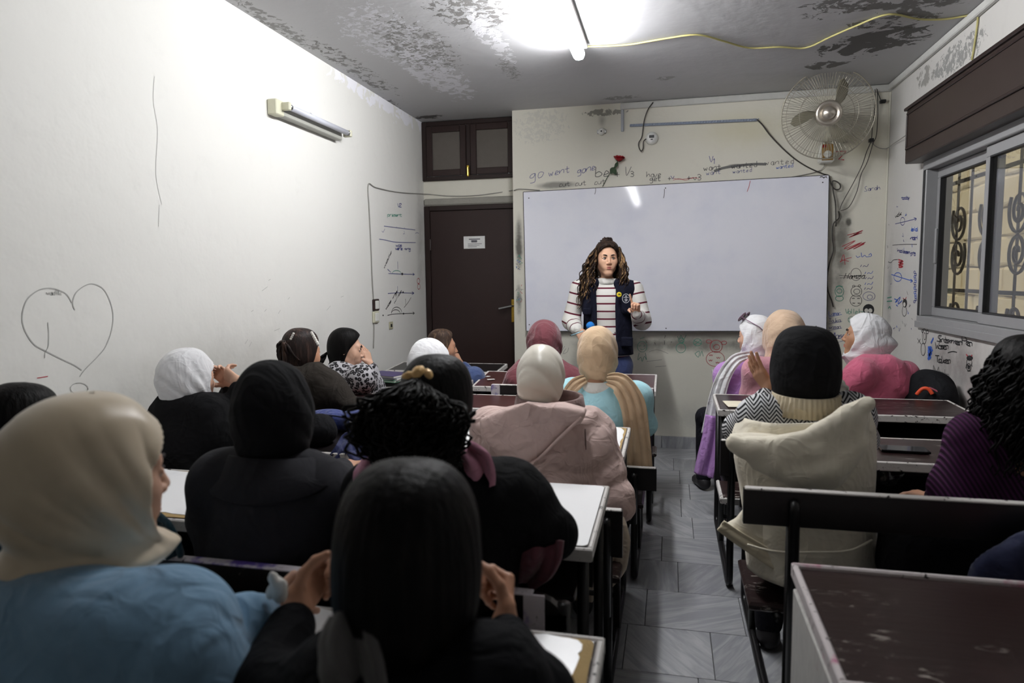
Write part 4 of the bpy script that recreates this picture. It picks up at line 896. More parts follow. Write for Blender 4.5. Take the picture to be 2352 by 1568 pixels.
school_desk('white topped desk by the left wall beside the gray coat', -2.17, -1.28, 1.62, 2.02, lam=(21, .03, .03), group=G, bench=(1.28, 1.54, .42))
school_desk('dark front desk near the door under the denim jacket girl', -2.12, -1.24, 4.75, 5.1, top=mBlackB, group=G, bench=(4.42, 4.66, .42))
# ================================================================== PEOPLE
def head_sdf():
    s = SDF()
    s.ell((0, -.014, .036), (.072, .091, .077)); s.ell((0, .026, -.026), (.059, .066, .084), k=.04)
    s.cap((-.040, .012, -.062), (-.012, .072, -.098), .020, .015); s.cap((.040, .012, -.062), (.012, .072, -.098), .020, .015)
    s.ell((0, .076, -.098), (.021, .017, .016), k=.02)
    for x in (-1, 1): s.ell((x*.036, .062, -.024), (.023, .021, .026), k=.04)
    s.cap((-.034, .076, .026), (.034, .076, .026), .013, k=.02)
    for x in (-1, 1): s.ell((x*.031, .1045, .004), (.019, .016, .012), k=.014, op='s')
    s.cap((0, .088, .016), (0, .109, -.026), .0065, .0095, k=.012)
    for x in (-1, 1): s.ell((x*.011, .100, -.031), (.0085, .010, .0075), k=.006)
    s.ell((0, .0755, -.058), (.040, .021, .022), k=.02)
    s.cap((-.017, .094, -.057), (.017, .094, -.057), .0042, k=.005); s.cap((-.014, .0935, -.068), (.014, .0935, -.068), .0055, k=.005)
    s.cap((-.02, .101, -.0622), (.02, .101, -.0622), .0022, k=.003, op='s')
    for x in (-1, 1): s.cap((x*.031-.014, .0865, .009), (x*.031+.014, .0865, .009), .0042, k=.004)
    for x in (-1, 1):
        s.ell((x*.074, -.008, -.004), (.008, .020, .031), Matrix.Rotation(x*-.35, 3, 'Z'), k=.008); s.ell((x*.083, -.004, .0), (.006, .011, .018), k=.006, op='s')
    s.cap((0, -.018, -.07), (0, -.038, -.19), .049, .054, k=.03); s.ell((0, -.04, -.21), (.08, .062, .04), k=.05)
    return s
HEAD_F = head_sdf().mesh(.0034); HEAD_C = head_sdf().mesh(.0062)
EYEW = plain('eye_white', S(196, 186, 178), .25, bump=0); IRIS = plain('iris_brown', S(36, 24, 18), .15, bump=0); BROW = plain('brow_dark', S(34, 26, 24), .8)
LIP = skin('lips_rose', S(176, 104, 98))
def xf(M, v): 
    A = np.array(M); v = np.asarray(v, float); return v @ A[:3, :3].T + A[:3, 3]
def HM(c, yaw, pitch=0, roll=0, s=1.0):
    return Matrix.Translation(Vector(c)) @ Matrix.Rotation(math.radians(yaw), 4, 'Z') @ Matrix.Rotation(math.radians(pitch), 4, 'X') @ Matrix.Rotation(math.radians(roll), 4, 'Y') @ Matrix.Scale(s, 4)
def sphere_pts(c, r, n=10):
    v = []; f = []
    for i in range(n+1):
        for j in range(2*n):
            a, b = math.pi*i/n, math.pi*j/n; v.append((c[0]+r*math.sin(a)*math.cos(b), c[1]+r*math.sin(a)*math.sin(b), c[2]+r*math.cos(a)))
    for i in range(n):
        for j in range(2*n): f.append((i*2*n+j, (i+1)*2*n+j, (i+1)*2*n+(j+1) % (2*n), i*2*n+(j+1) % (2*n)))
    return v, f
def face_parts(M, parent, look=0.0, lipm=LIP, browm=BROW):
    for x in (-1, 1):
        v, f = sphere_pts((x*.031, .0815, .0035), .0112)
        eye_ = MB().add([M @ Vector(p) for p in v], f).build('eye', EYEW, parent, True)
        v, f = sphere_pts((x*.031+.0052*math.sin(look), .0815+.0062*math.cos(look), .0030), .0062, 7)
        MB().add([M @ Vector(p) for p in v], f).build('iris', IRIS, eye_, True)
        pts = [M @ Vector((x*(.014+.034*t), .0985-.016*t*t-.004*t, .0245+.007*math.sin(2.4*t)-.003*t)) for t in np.linspace(0, 1, 8)]
        MB().tube(pts, [.0028, .0040, .0044, .0042, .0038, .0032, .0022, .001], 6).build('eyebrow', browm, parent, True)
        pts = [M @ Vector((x*.031+.0145*u, .0945-.5*abs(u+x*.15)**2*.016, .0095+.0035*(1-u*u)-.001)) for u in np.linspace(-1, 1, 7)]
        MB().tube(pts, [.0008, .0018, .0025, .0026, .0025, .0018, .0008], 5).build('eyelash_line', BROW, parent, True)
    for (z, w_, h_, y_) in ((-.0575, .020, .0046, .1000), (-.0672, .017, .0052, .1005)):
        pts = [M @ Vector((w_*u, y_-.0035*u*u, z+.0012*(1-abs(u)))) for u in np.linspace(-1, 1, 9)]
        MB().tube(pts, [h_*max(.12, 1-u*u) for u in np.linspace(-1, 1, 9)], 8).build('lip', lipm, parent, True)
def hand(w, d, n, side, curl=(.3, .35, .4, .45), s=.9, thumb=(.5, .3), spread=.10):
    """verts, quads of a hand: wrist w, finger direction d, palm normal n, side +1 right / -1 left"""
    w, d, n = Vector(w), Vector(d).normalized(), Vector(n); n = (n-d*n.dot(d)).normalized(); t = d.cross(n)*side
    s_ = SDF()
    L = ((.027, .036, .022, .018, .0082), (.009, .040, .025, .019, .0084), (-.009, .037, .023, .018, .0080), (-.026, .029, .018, .016, .0070))
    for i, (off, l1, l2, l3, r) in enumerate(L):
        k = w + (d*(.088-abs(i-1)*.004) + t*off)*s
        s_.cap(w+(t*off*.55+d*.006)*s, k, .0125*s, .0105*s, k=.012)
        dd = (d + t*(off/.027)*spread).normalized(); ax = dd.cross(n).normalized(); p = k
        for j, l in enumerate((l1, l2, l3)):
            dd = (Matrix.Rotation(curl[i]*(1, 1.15, .8)[j], 3, ax) @ dd).normalized()
            q = p + dd*l*s; s_.cap(p, q, r*s*(1-.06*j), r*s*(.94-.08*j), k=.0035); p = q
    b = w + (d*.028 + t*.026)*s; s_.cap(w+d*.012*s, b, .016*s, .015*s, k=.012)
    dd = (d*(.62) + t*(.75-thumb[0]*.5) + n*thumb[0]).normalized(); p = b
    ax = dd.cross((n-t*.6).normalized()).normalized()
    for j, l in enumerate((.036, .030, .024)):
        q = p + dd*l*s; s_.cap(p, q, (.0115-.0012*j)*s, (.0105-.0014*j)*s, k=.005); p = q
        dd = (Matrix.Rotation(thumb[1], 3, ax) @ dd).normalized()
    s_.cap(w-d*.018*s, w+d*.01*s, .023*s, .021*s, k=.015)
    return s_.mesh(.0034)
def loft(name, M, rings, mats, parent, nseg=96, nlev=60, fold=(0, 0, 0, 0), face=None, exp=2.0, wr=None, capb=False, zscale=1):
    """closed tube of ellipse rings in head-local metres: (z, half width, back, front, x, y)"""
    R_ = np.array([list(r) + [0]*(6-len(r)) for r in rings], float)
    t0 = np.arange(len(R_)); tt = np.linspace(0, len(R_)-1, nlev)
    # monotone-ish smoothing by sampling a Catmull-Rom through the rings
    out = []
    for t in tt:
        i = min(int(t), len(R_)-2); u = t-i; p0, p1, p2, p3 = R_[max(i-1, 0)], R_[i], R_[i+1], R_[min(i+2, len(R_)-1)]
        out.append(.5*((2*p1)+(p2-p0)*u+(2*p0-5*p1+4*p2-p3)*u*u+(p3-p0+3*(p1-p2))*u**3))
    Q = np.array(out); th = np.linspace(0, 2*math.pi, nseg, endpoint=False)
    c, s_ = np.cos(th), np.sin(th)
    cx = np.sign(c)*np.abs(c)**(2/exp); sy = np.sign(s_)*np.abs(s_)**(2/exp)
    z = Q[:, 0:1]+0*c; rad = np.maximum(Q[:, 1:2], .0005)
    mul = np.ones_like(z)
    amp, nf, tw, diag = fold
    if amp:
        env = np.clip((Q[:, 1:2]-.02)/.05, 0, 1)
        if nf >= 20: mul = mul + amp*env*np.sin(nf*th[None, :]+tw*z)*(.6+.4*np.sin(7*th[None, :]+1))      # combed hair
        else:
            x_ = Q[:, 1:2]*cx; y_ = np.where(s_ > 0, Q[:, 3:4], Q[:, 2:3])*sy
            ang = np.arctan2(z+.145, .105-y_)
            cr = lambda q: 1.35*np.abs(np.sin(q))**.55-.95
            fan = cr(nf*1.5*ang + diag*.45*x_/.09 + nf) + .45*cr(nf*2.6*ang+1.3*x_/.09+2*diag)
            wrp = cr(tw*2.2*z + 1.5*np.cos(th[None, :]-.5) + diag) + .4*cr(tw*4.1*z+2.4*np.cos(th[None, :]+.4))
            b_ = np.clip((-.055-z)/.06, 0, 1); up_ = np.clip((.125-z)/.09, 0, 1)
            mul = mul + amp*1.35*env*up_*((fan+.4)*(1-b_)*(.5+.5*np.clip((.10-np.abs(y_))/.10, 0, 1)) + wrp*b_)
    front = np.where(s_ > 0, 1, 0)
    if face:
        z0, z1, ha, cut = face
        a = np.abs(np.angle(np.exp(1j*(th-math.pi/2))))[None, :]
        zm, zh = (z0+z1)/2, (z1-z0)/2
        rr = np.sqrt((a/ha)**2 + ((z-zm)/zh)**2)
        w_ = np.clip((1.12-rr)/.24, 0, 1); w_ = w_*w_*(3-2*w_)
        mul = mul*(1-cut*w_) + (.045 if nf < 20 else .0)*np.exp(-((rr-1.13)/.09)**2)
    X = Q[:, 1:2]*cx*mul + Q[:, 4:5]; Y = np.where(s_ > 0, Q[:, 3:4], Q[:, 2:3])*sy*mul + Q[:, 5:6]
    v = np.stack([X, Y, z], -1).reshape(-1, 3)
    if wr: 
        dn = wrinkle(wr[0], wr[1])(v[:, 0], v[:, 1], v[:, 2]); nr = v*np.array([1, 1, .3]); nr /= np.linalg.norm(nr, axis=1)[:, None]+1e-9; v = v+nr*dn[:, None]
    f = []
    i = np.arange(nlev-1)[:, None]; j = np.arange(nseg)[None, :]; j2 = (j+1) % nseg
    F = np.stack(np.broadcast_arrays(i*nseg+j, (i+1)*nseg+j, (i+1)*nseg+j2, i*nseg+j2), -1).reshape(-1, 4)
    return mesh_np(name, [(xf(M, v), F)], mats, parent)
HIJ = [(.129, .003, .004, .004), (.125, .028, .034, .032), (.112, .051, .062, .058), (.088, .071, .087, .080), (.053, .0845, .105, .098), (.013, .0915, .111, .104), (-.027, .092, .107, .107), (-.06, .0885, .098, .109), (-.09, .082, .087, .107), (-.115, .0725, .075, .096), (-.14, .063, .064, .078), (-.165, .059, .06, .066), (-.19, .065, .066, .066)]
FACE = (-.098, .078, 1.0, .34)
HIJ = [(z*1.02, a*1.02, b_*1.02, c_*1.02) for (z, a, b_, c_) in HIJ]
def hij(dx=1.0, dback=1.0, tail=(), neck=1.0, lower=0):
    r = []
    for (z, a, b, c) in HIJ:
        kk = neck if z < -.1 else 1.0
        r.append((z, a*dx*kk, b*dback*kk, c*kk))
    return r + list(tail)
DRAPE = [(-.205, .095, .088, .085), (-.225, .125, .105, .105), (-.25, .15, .115, .12)]
def dirv(yaw): a = math.radians(yaw); return Vector((-math.sin(a), math.cos(a), 0))
SK1, SK2, SK3 = skin('skin_light', S(206, 164, 140)), skin('skin_tan', S(186, 138, 110)), skin('skin_olive', S(178, 132, 102))
def person(label, head, hyaw=0, pitch=0, roll=0, s=1.0, byaw=0, hip=None, sw=.155, bulk=0.0, top=None, topname='sweater', skinm=SK2, arms=(), fine=False, face=False, faceopt={}, wr=(.004, 26), neckdrop=.165, nback=.02, drop=.05, legs=None, legname='trousers', group=None, shl=None, shr=None, vox=.0095, chest=None, extra=None, back=None, bodyonly=False, standing=False, legpose=None, seatz=.43, wa=(1, 1, .6), hand_s=None):
    """arms: list of (side, shoulder-or-None, elbow, wrist, finger dir, palm normal, curl, thumb, show) with side +1 = figure's right"""
    head = Vector(head); va = math.degrees(math.atan2(-head.x, head.y)); hyaw += va; byaw += va*.75    # yaws are given relative to the line of sight
    f = dirv(byaw); r = Vector((f.y, -f.x, 0))
    hip = Vector(hip) if hip is not None else Vector((head.x, head.y, 0))-f*.06
    hip.z = seatz+.10
    p = thing('person', label, 'person', (hip.x, hip.y, 0), group)
    M = HM(head, hyaw, pitch, roll, s)
    N = head + Vector((0, 0, -neckdrop*s)) - f*nback
    SL = Vector(shl) if shl else N - r*sw + Vector((0, 0, -drop)); SR = Vector(shr) if shr else N + r*sw + Vector((0, 0, -drop))
    ch = Vector(chest) if chest else N.lerp(hip, .33); be = N.lerp(hip, .66); Rm = Matrix.Rotation(math.radians(byaw), 3, 'Z')
    hand_s = hand_s or .9*s
    # skin: one body (torso, arms, legs) with a finer head and hands set into it
    b = SDF(); g = SDF()
    hw = (SR-SL).length*.5
    b.ell(ch, (hw*.8, .085, .15), Rm, .05); b.ell(be, (.115, .085, .16), Rm, .05); b.ell(hip, (.145, .105, .095), Rm, .05); b.cap(N, N.lerp(ch, .5), .05, .06, k=.04)
    B = bulk
    g.ell(ch, (hw*.97+B, .112+B, .17), Rm, .06); g.ell(be, (max(.14, hw*.88)+B, .115+B, .18), Rm, .07); g.ell(hip+Vector((0, 0, .02)), (.168+B, .135+B, .12), Rm, .06)
    g.cap(N+Vector((0, 0, -.03)), N.lerp(ch, .5), .058+B*.5, .08+B, k=.05)
    for Sx in (SL, SR): b.cap(N.lerp(Sx, .2)-Vector((0, 0, .02)), Sx, .045, .042, k=.04); g.cap(N.lerp(Sx, .15)-Vector((0, 0, .035)), Sx, .048+B*.5, .050+B*.8, k=.06)
    hands = []; done = set()
    for a_ in arms:
        side, S0, E_, W_, fd, pn, cu, thb = a_[:8]; S0 = Vector(S0) if S0 else (SR if side > 0 else SL); E_, W_ = Vector(E_), Vector(W_)
        done.add(side)
        b.cap(S0, E_, .040, .034, k=.02); b.cap(E_, W_, .034, .021, k=.02)
        d_ = (W_-E_).normalized()
        g.cap(S0, E_, .050+B*.8, .041+B*.8, k=.07); g.cap(E_, W_-d_*.03, .041+B*.8, .031+B*.45, k=.03)
        if fd is not None: hands.append(hand(W_, fd, pn, side, cu, hand_s, thb))
    if bodyonly is False:
        for side, Sx in ((-1, SL), (1, SR)):
            if side not in done:   # resting on the lap / desk edge, out of sight
                E_ = Sx + f*.10 + r*side*.05 + Vector((0, 0, -.23)); W_ = E_ + f*.21 - r*side*.07 + Vector((0, 0, .05))
                b.cap(Sx, E_, .040, .034, k=.02); b.cap(E_, W_, .034, .021, k=.02); g.cap(Sx, E_, .050+B*.8, .041+B*.8, k=.07); g.cap(E_, W_, .041+B*.8, .033+B*.5, k=.03)
    l = SDF()
    for side in (-1, 1):
        if standing: hp = hip + r*side*.085 - Vector((0, 0, .02)); kn = Vector((hp.x, hp.y, .48))+f*.02; an = Vector((hp.x, hp.y, .09))-f*.01
        else:
            hp = hip + r*side*.08 - Vector((0, 0, .02)); kn = hip + f*.36 + r*side*.10; kn.z = seatz+.06; an = kn + f*.02; an.z = .09
            if legpose: kn, an = legpose(side, hip, f, r, kn, an)
        b.cap(hp, kn, .07, .05, k=.03); b.cap(kn, an, .047, .034, k=.02); l.cap(hp, kn, .088, .066, k=.03); l.cap(kn, an, .064, .050, k=.02)
        sh = SDF().cap(an+Vector((0, 0, -.045))-f*.02, an+f*.13+Vector((0, 0, -.058)), .042, .032, k=.02).cap(an+Vector((0, 0, -.03)), an+Vector((0, 0, .0)), .04, .04, k=.02)
        mesh_np('shoe', [sh.mesh(.014)], plain('shoe_dark', S(36, 34, 36), .5), p)
    if not standing: l.ell(hip-Vector((0, 0, .02)), (.165, .14, .085), Rm, .05)
    else: l.ell(hip, (.165, .12, .12), Rm, .05)
    if extra: extra(g)
    if back: g.slab([P(x, y, back[0]) for (x, y) in back[1]], back[2], back[2]*.95, back[3], None, 0, .045)
    hv, hf = (HEAD_F if fine else HEAD_C)
    parts = [b.mesh(.016), (xf(M, hv), hf)] + hands
    body = mesh_np('body', parts, skinm, p)
    if face: face_parts(M, p, **faceopt)
    if top: p_top = mesh_np(topname, [g.mesh(vox, .01, wrinkle(wr[0], wr[1], wa))], top, p)
    mesh_np(legname, [l.mesh(.016, .01, wrinkle(.003, 24))], legs or cloth('dark_trousers', S(26, 26, 31)), p)
    return p, M, dict(N=N, SL=SL, SR=SR, ch=ch, be=be, hip=hip, f=f, r=r, B=B, Rm=Rm)
def strip(name, pts, widths, nrm, mats, parent, folds=5, depth=.008, thick=.004, nacross=25, phase=0):
    """hanging cloth strip with lengthwise folds along a 3-D centre line"""
    pts = smoothline(pts, 6); n = len(pts); v = []; nrm = Vector(nrm).normalized()
    ws = np.interp(np.linspace(0, 1, n), np.linspace(0, 1, len(widths)), widths)
    for i in range(n):
        d_ = (pts[min(i+1, n-1)]-pts[max(i-1, 0)]).normalized(); sd = d_.cross(nrm).normalized(); nn = sd.cross(d_)
        for j in range(nacross):
            u = j/(nacross-1)-.5
            v.append(pts[i] + sd*u*ws[i] + nn*(depth*math.sin(u*folds*6.283+phase+.6*math.sin(i*.25))+.35*depth*math.sin(u*folds*14+i*.1)))
    f = [(i*nacross+j, i*nacross+j+1, (i+1)*nacross+j+1, (i+1)*nacross+j) for i in range(n-1) for j in range(nacross-1)]
    o = mesh(name, v, f, mats, parent, True); m_ = o.modifiers.new('thickness', 'SOLIDIFY'); m_.thickness = thick; m_.offset = 0; return o
def collar(name, c, rx, ry, z0, z1, mats, parent, yaw=0, flare=1.0, thick=.012, tilt=0, n=48, ribs=0):
    """ring of cloth round the neck"""
    mb = MB(); v = []; R_ = Matrix.Rotation(math.radians(yaw), 3, 'Z'); prof = ((0, z0, flare), (.5, (z0+z1)/2, (1+flare)/2), (1, z1, 1))
    rows = []
    for (o_, sgn) in ((thick, 1), (0, -1)):
        for (u, z, k) in (prof if sgn > 0 else prof[::-1]): rows.append((z, k, o_))
    for (z, k, o_) in rows:
        for j in range(n):
            a = 6.283*j/n; o2 = o_+(ribs if (j//2) % 2 and o_ > .001 else 0); q = R_ @ Vector(((rx*k+o2)*math.cos(a), (ry*k+o2)*math.sin(a), 0)); v.append(Vector(c)+q+Vector((0, 0, z+tilt*math.sin(a))))
    m = len(rows); f = [(i*n+j, i*n+(j+1) % n, ((i+1) % m)*n+(j+1) % n, ((i+1) % m)*n+j) for i in range(m) for j in range(n)]
    return mesh(name, v, f, mats, parent, True)
def locks(name, roots, mats, parent, r=.006, nside=5):
    """hair locks: list of polylines"""
    mb = MB()
    for pts in roots:
        n = len(pts); mb.tube(pts, [r*(.55+.6*math.sin(math.pi*min(1, .25+.75*i/(n-1)))) for i in range(n)], nside)
    return mb.build(name, mats, parent, True)
def curl_lock(p0, p1, out, amp, turns, n=18, ph=None):
    """wavy lock from p0 to p1 bulging along out"""
    p0, p1, out = Vector(p0), Vector(p1), Vector(out); ax = (p1-p0).normalized(); a = ax.orthogonal().normalized(); b = ax.cross(a); ph = random.uniform(0, 6.28) if ph is None else ph; pts = []
    for i in range(n):
        t = i/(n-1); q = 6.283*turns*t+ph; pts.append(p0.lerp(p1, t)+out*math.sin(math.pi*min(1, t*1.15))**.8*(1-.35*t)+(a*math.cos(q)+b*math.sin(q))*amp*min(1, t*3))
    return pts
HAIRB = hairmat('hair_black', S(9, 8, 8), S(25, 22, 21)); HAIRD = hairmat('hair_dark_brown', S(30, 21, 19), S(76, 56, 48)); HAIRM = hairmat('hair_brown', S(58, 44, 36), S(112, 90, 72))
HIGH = hairmat('hair_highlighted', S(48, 36, 28), S(196, 156, 110))
HAIRCAP = [(.131, .004, .004, .004), (.127, .034, .038, .034), (.115, .056, .064, .06), (.092, .073, .088, .082), (.058, .0815, .103, .098), (.02, .084, .107, .094), (-.02, .082, .103, .075), (-.055, .075, .094, .05), (-.085, .066, .082, .03), (-.11, .058, .07, .02), (-.13, .05, .06, .015)]
HFACE = (-.16, .098, 1.12, .42)
# ------------------------------------------------------------------ the girls, middle block
K_ = lambda n, c, **k: cloth(n, S(*c), **k)
dark = K_('dark_trousers', (30, 30, 36)); den = K_('denim_blue', (58, 70, 110), wr=.3)
# 1 maroon headscarf
mar = K_('maroon_cloth', (112, 58, 66)); p, M, B = person('girl with a maroon headscarf and loose maroon cloak seen from behind', P(1250, 786, 4.0), 8, 0, 0, 1.06, 0, (P(1250, 786, 4.0).x, 4.0, 0), .16, .012, mar, 'cloak', seatz=.44, back=(4.0, [(1240, 815), (1190, 825), (1165, 855), (1140, 905), (1332, 905), (1322, 855), (1290, 825)], 0.085, 0.6))
loft('headscarf', M, hij(1.04, 1.05, [(-.205, .098, .092, .085), (-.235, .13, .11, .105), (-.275, .165, .13, .12), (-.33, .19, .14, .125)], 1.12), mar, p, fold=(.07, 6, 18, 3), face=FACE, wr=(.002, 40))
# 2 tan headscarf, light blue sweater
tan = K_('tan_headscarf', (202, 174, 142), wr=.35); lb = K_('light_blue_sweatshirt', (166, 212, 222), wr=.4); whc = K_('white_collar', (222, 220, 214))
H_ = P(1372, 810, 3.25)
p, M, B = person('girl with a tan headscarf and pale blue sweatshirt, long scarf end hanging down', H_, -4, -2, 0, 1.0, 0, (H_.x+.02, 3.23, 0), .165, .018, lb, 'sweatshirt', shl=P(1312, 905, 3.24), shr=P(1462, 912, 3.24),
    arms=[(1, None, P(1482, 975, 3.30), P(1455, 985, 3.52), (-.3, .9, 0), (0, 0, -1), (.3, .35, .4, .45), (.5, .3)), (-1, None, P(1300, 975, 3.30), P(1320, 990, 3.5), (.3, .9, 0), (0, 0, -1), (.3, .35, .4, .45), (.5, .3))], seatz=.38, back=(3.24, [(1335, 882), (1314, 900), (1302, 985), (1470, 990), (1484, 955), (1470, 915), (1425, 882)], 0.08, 0.6))
loft('headscarf', M, hij(1.0, 1.02, [(-.2, .075, .07, .07)], 1.05), tan, p, fold=(.075, 6, 22, 4), face=FACE, wr=(.0018, 45))
collar('collar', B['N']+Vector((0, -.005, .02)), .072, .066, -.045, .012, whc, p, flare=1.25)
strip('scarf_tail', [P(1395, 872, 3.14), P(1425, 882, 3.10), P(1452, 925, 3.10), P(1462, 985, 3.11), P(1466, 1040, 3.11), P(1468, 1085, 3.115)], [.05, .10, .115, .115, .12, .125], (0, -1, 0.1), tan, p, 3.3, .006)
strip('scarf_fold', [P(1345, 870, 3.16), P(1325, 880, 3.13), P(1308, 900, 3.13), P(1300, 935, 3.14)], [.04, .06, .06, .05], (0, -1, .2), tan, p, 2.3, .005)
# 3 cream satin headscarf, pink padded coat
sat = NT('cream_satin'); sat.bump(sat.noise(12, 3), .15, .01); sat = sat.done(S(224, 218, 204), .3, 0, .6, Sheen_Weight=.2)
pk = K_('dusty_pink_padding', (204, 178, 171), wr=.7, sheen=.1, rough=.62); pkd = K_('pink_coat_lining', (120, 96, 92))
H_ = P(1242, 862, 2.5)
p, M, B = person('girl with a cream satin headscarf and dusty pink padded coat leaning on the desk', H_, 6, -8, 4, .92, -4, (-.42, 2.36, 0), .17, .028, pk, 'padded_coat', shl=P(1130, 985, 2.50), shr=P(1352, 985, 2.52), neckdrop=.15,
    arms=[(1, None, P(1418, 1150, 2.42), P(1402, 1150, 2.66), (-.4, .9, .1), (0, 0, -1), (.4, .4, .4, .4), (.5, .3)), (-1, None, P(1130, 1060, 2.6), P(1210, 1040, 2.78), (.6, .7, 0), (0, 0, -1), (.4, .4, .4, .4), (.5, .3))],
    wr=(.010, 30), wa=(.5, .6, 1.5), legs=K_('cream_trousers', (196, 180, 160)), vox=.0085, back=(2.46, [(1125, 975), (1110, 1010), (1135, 1060), (1185, 1110), (1205, 1180), (1330, 1195), (1400, 1200), (1447, 1190), (1436, 1120), (1398, 1020), (1345, 965), (1240, 932)], 0.09, 0.5))
loft('headscarf', M, hij(1.0, 1.0, [(-.2, .068, .062, .06)], 1.0), sat, p, fold=(.075, 5, 20, 4), face=FACE, wr=(.003, 28))
collar('coat_collar', P(1262, 925, 2.49), .115, .085, -.03, .028, pkd, p, flare=1.1, thick=.014, tilt=.01)
hd = SDF().slab([P(x, y, 2.325) for (x, y) in ((1102, 962), (1150, 940), (1215, 926), (1290, 928), (1340, 946), (1336, 965), (1285, 1005), (1240, 1050), (1208, 1083), (1180, 1072), (1130, 1028), (1106, 1000))], .055, .035, .55, None, 0, .03)
for k in range(4): hd.cap(P(1108+k*3, 966+k*11, 2.31+.002*k), P(1215, 931+k*10, 2.27), .009, .009, k=.012); hd.cap(P(1215, 931+k*10, 2.27), P(1334-k*3, 950+k*6, 2.30), .009, .009, k=.012)
mesh_np('hood', [hd.mesh(.007, .012, wrinkle(.005, 24, (.6, .6, 1.2)))], pk, p)
MB().tube(smoothline([P(1336, 958, 2.285), P(1288, 1003, 2.272), P(1245, 1046, 2.268), P(1210, 1078, 2.27)]), .006, 6).build('hood_seam', pk, p, True)
for (x0_, y0_, x1_, y1_) in ((1344, 985, 1338, 1100), (1140, 1035, 1160, 1150)): MB().tube(smoothline([P(x0_, y0_, 2.375), P((x0_+x1_)/2+4, (y0_+y1_)/2, 2.35), P(x1_, y1_, 2.35)]), .003, 5).build('seam', pkd, p, True)
strip('coat_skirt', [P(1400, 1190, 2.34), P(1405, 1240, 2.33), P(1400, 1300, 2.34), P(1385, 1345, 2.36)], [.10, .13, .12, .06], (0.2, -1, 0), K_('cream_trousers', (196, 180, 160)), p, 2, .008)
# 4 black headscarf, grey coat
bk = K_('black_headscarf', (22, 22, 24), wr=.4, sheen=.12); gy = K_('charcoal_wool', (44, 44, 48), wr=.25, weave=700)
H_ = P(626, 946, 1.52)
p, M, B = person('girl with a black headscarf and charcoal grey wool coat seen from behind', H_, -14, 0, 0, 1.03, -4, (-1.0, 1.50, 0), .165, .012, gy, 'wool_coat', shl=P(502, 1106, 1.5), shr=P(738, 1128, 1.54), neckdrop=.125,
    arms=[(1, None, P(790, 1150, 1.60), P(782, 1072, 1.92), (.75, .4, -.05), (-.2, .1, -1), (.35, .4, .45, .5), (.4, .3)), (-1, None, P(476, 1190, 1.54), P(560, 1090, 1.8), (.8, .5, 0), (0, 0, -1), (.4, .4, .4, .5), (.5, .3))], wr=(.006, 22), face=False, vox=.0085, back=(1.52, [(560, 1030), (518, 1040), (476, 1058), (455, 1100), (450, 1180), (454, 1330), (740, 1330), (790, 1270), (800, 1160), (788, 1116), (752, 1078), (710, 1042), (640, 1024)], 0.085, 0.5))
loft('headscarf', M, hij(1.03, 1.05, (), 1.0)[:-2], bk, p, fold=(0.032, 6, 14, 3), face=(-.098, .07, 1.05, .36), wr=(.002, 34))
cr = []
for t in np.linspace(0, 1, 30):
    a = math.pi*(1.0+t); cr.append((t, a))
v = []; n = len(cr)
for (t, a) in cr:
    q = Vector((math.cos(a), math.sin(a), 0)); c0 = B['N']+Vector((0, .01, 0))
    for (rx, ry, z) in ((.082, .075, .03), (.115, .10, .035), (.15, .125, -.03), (.175, .14, -.062), (.172, .137, -.07), (.15, .125, -.05), (.10, .085, .0)):
        w_ = .55+.45*math.sin(math.pi*t); v.append(c0+Vector((q.x*rx, q.y*ry, z*w_)))
mesh('coat_collar', v, [(i*7+j, i*7+(j+1) % 7, (i+1)*7+(j+1) % 7, (i+1)*7+j) for i in range(n-1) for j in range(7)] + [tuple(range(7)), tuple(range((n-1)*7, n*7))[::-1]], gy, p, True)
# 5 curly ponytail with a gold clip, black vest over pink hoodie
bv = K_('black_gilet', (14, 14, 16), wr=.4); ph = K_('pink_hoodie', (196, 138, 160), wr=.5); phd = K_('pink_hem', (106, 62, 72), wr=.5)
H_ = P(1003, 940, 1.47)
p, M, B = person('girl with a curly dark ponytail and gold leaf clip in a black gilet', H_, -24, -4, 0, 1.0, -6, (-.50, 1.44, 0), .175, .03, bv, 'gilet', shl=P(872, 1138, 1.44), shr=P(1160, 1140, 1.50), drop=.06,
    arms=[(1, None, P(1255, 1225, 1.52), P(1195, 1230, 1.72), (-.6, .8, 0), (0, 0, -1), (.5, .5, .5, .5), (.5, .3))], wr=(.006, 24), skinm=SK3, vox=.0085, back=(1.45, [(880, 1100), (850, 1140), (842, 1330), (1180, 1330), (1195, 1250), (1280, 1245), (1280, 1200), (1250, 1135), (1200, 1085), (1130, 1062), (1000, 1050)], 0.09, 0.5))
loft('hair', M, HAIRCAP, HAIRB, p, nseg=120, fold=(.006, 40, 0, 0), face=HFACE)
pony = []; c0 = M @ Vector((-.005, -.105, .048)); random.seed(5)
for k in range(620):
    a, rr = random.uniform(0, 6.28), random.uniform(0, 1)**.5
    st = c0 + Vector((.03*math.cos(a)*rr, .012*math.sin(a), .03*math.sin(a)*rr)); en = P(958+165*random.uniform(-.60, .62), 1080+random.uniform(-125, 45), 1.30+.12*random.random())
    pony.append(curl_lock(st, en, Vector((.075*math.cos(a)*rr*1.5, -.055-.03*rr, -.004+.012*math.sin(a))), random.uniform(.006, .012), random.uniform(2.5, 5), 20))
locks('ponytail', pony, HAIRB, p, .003, 4)
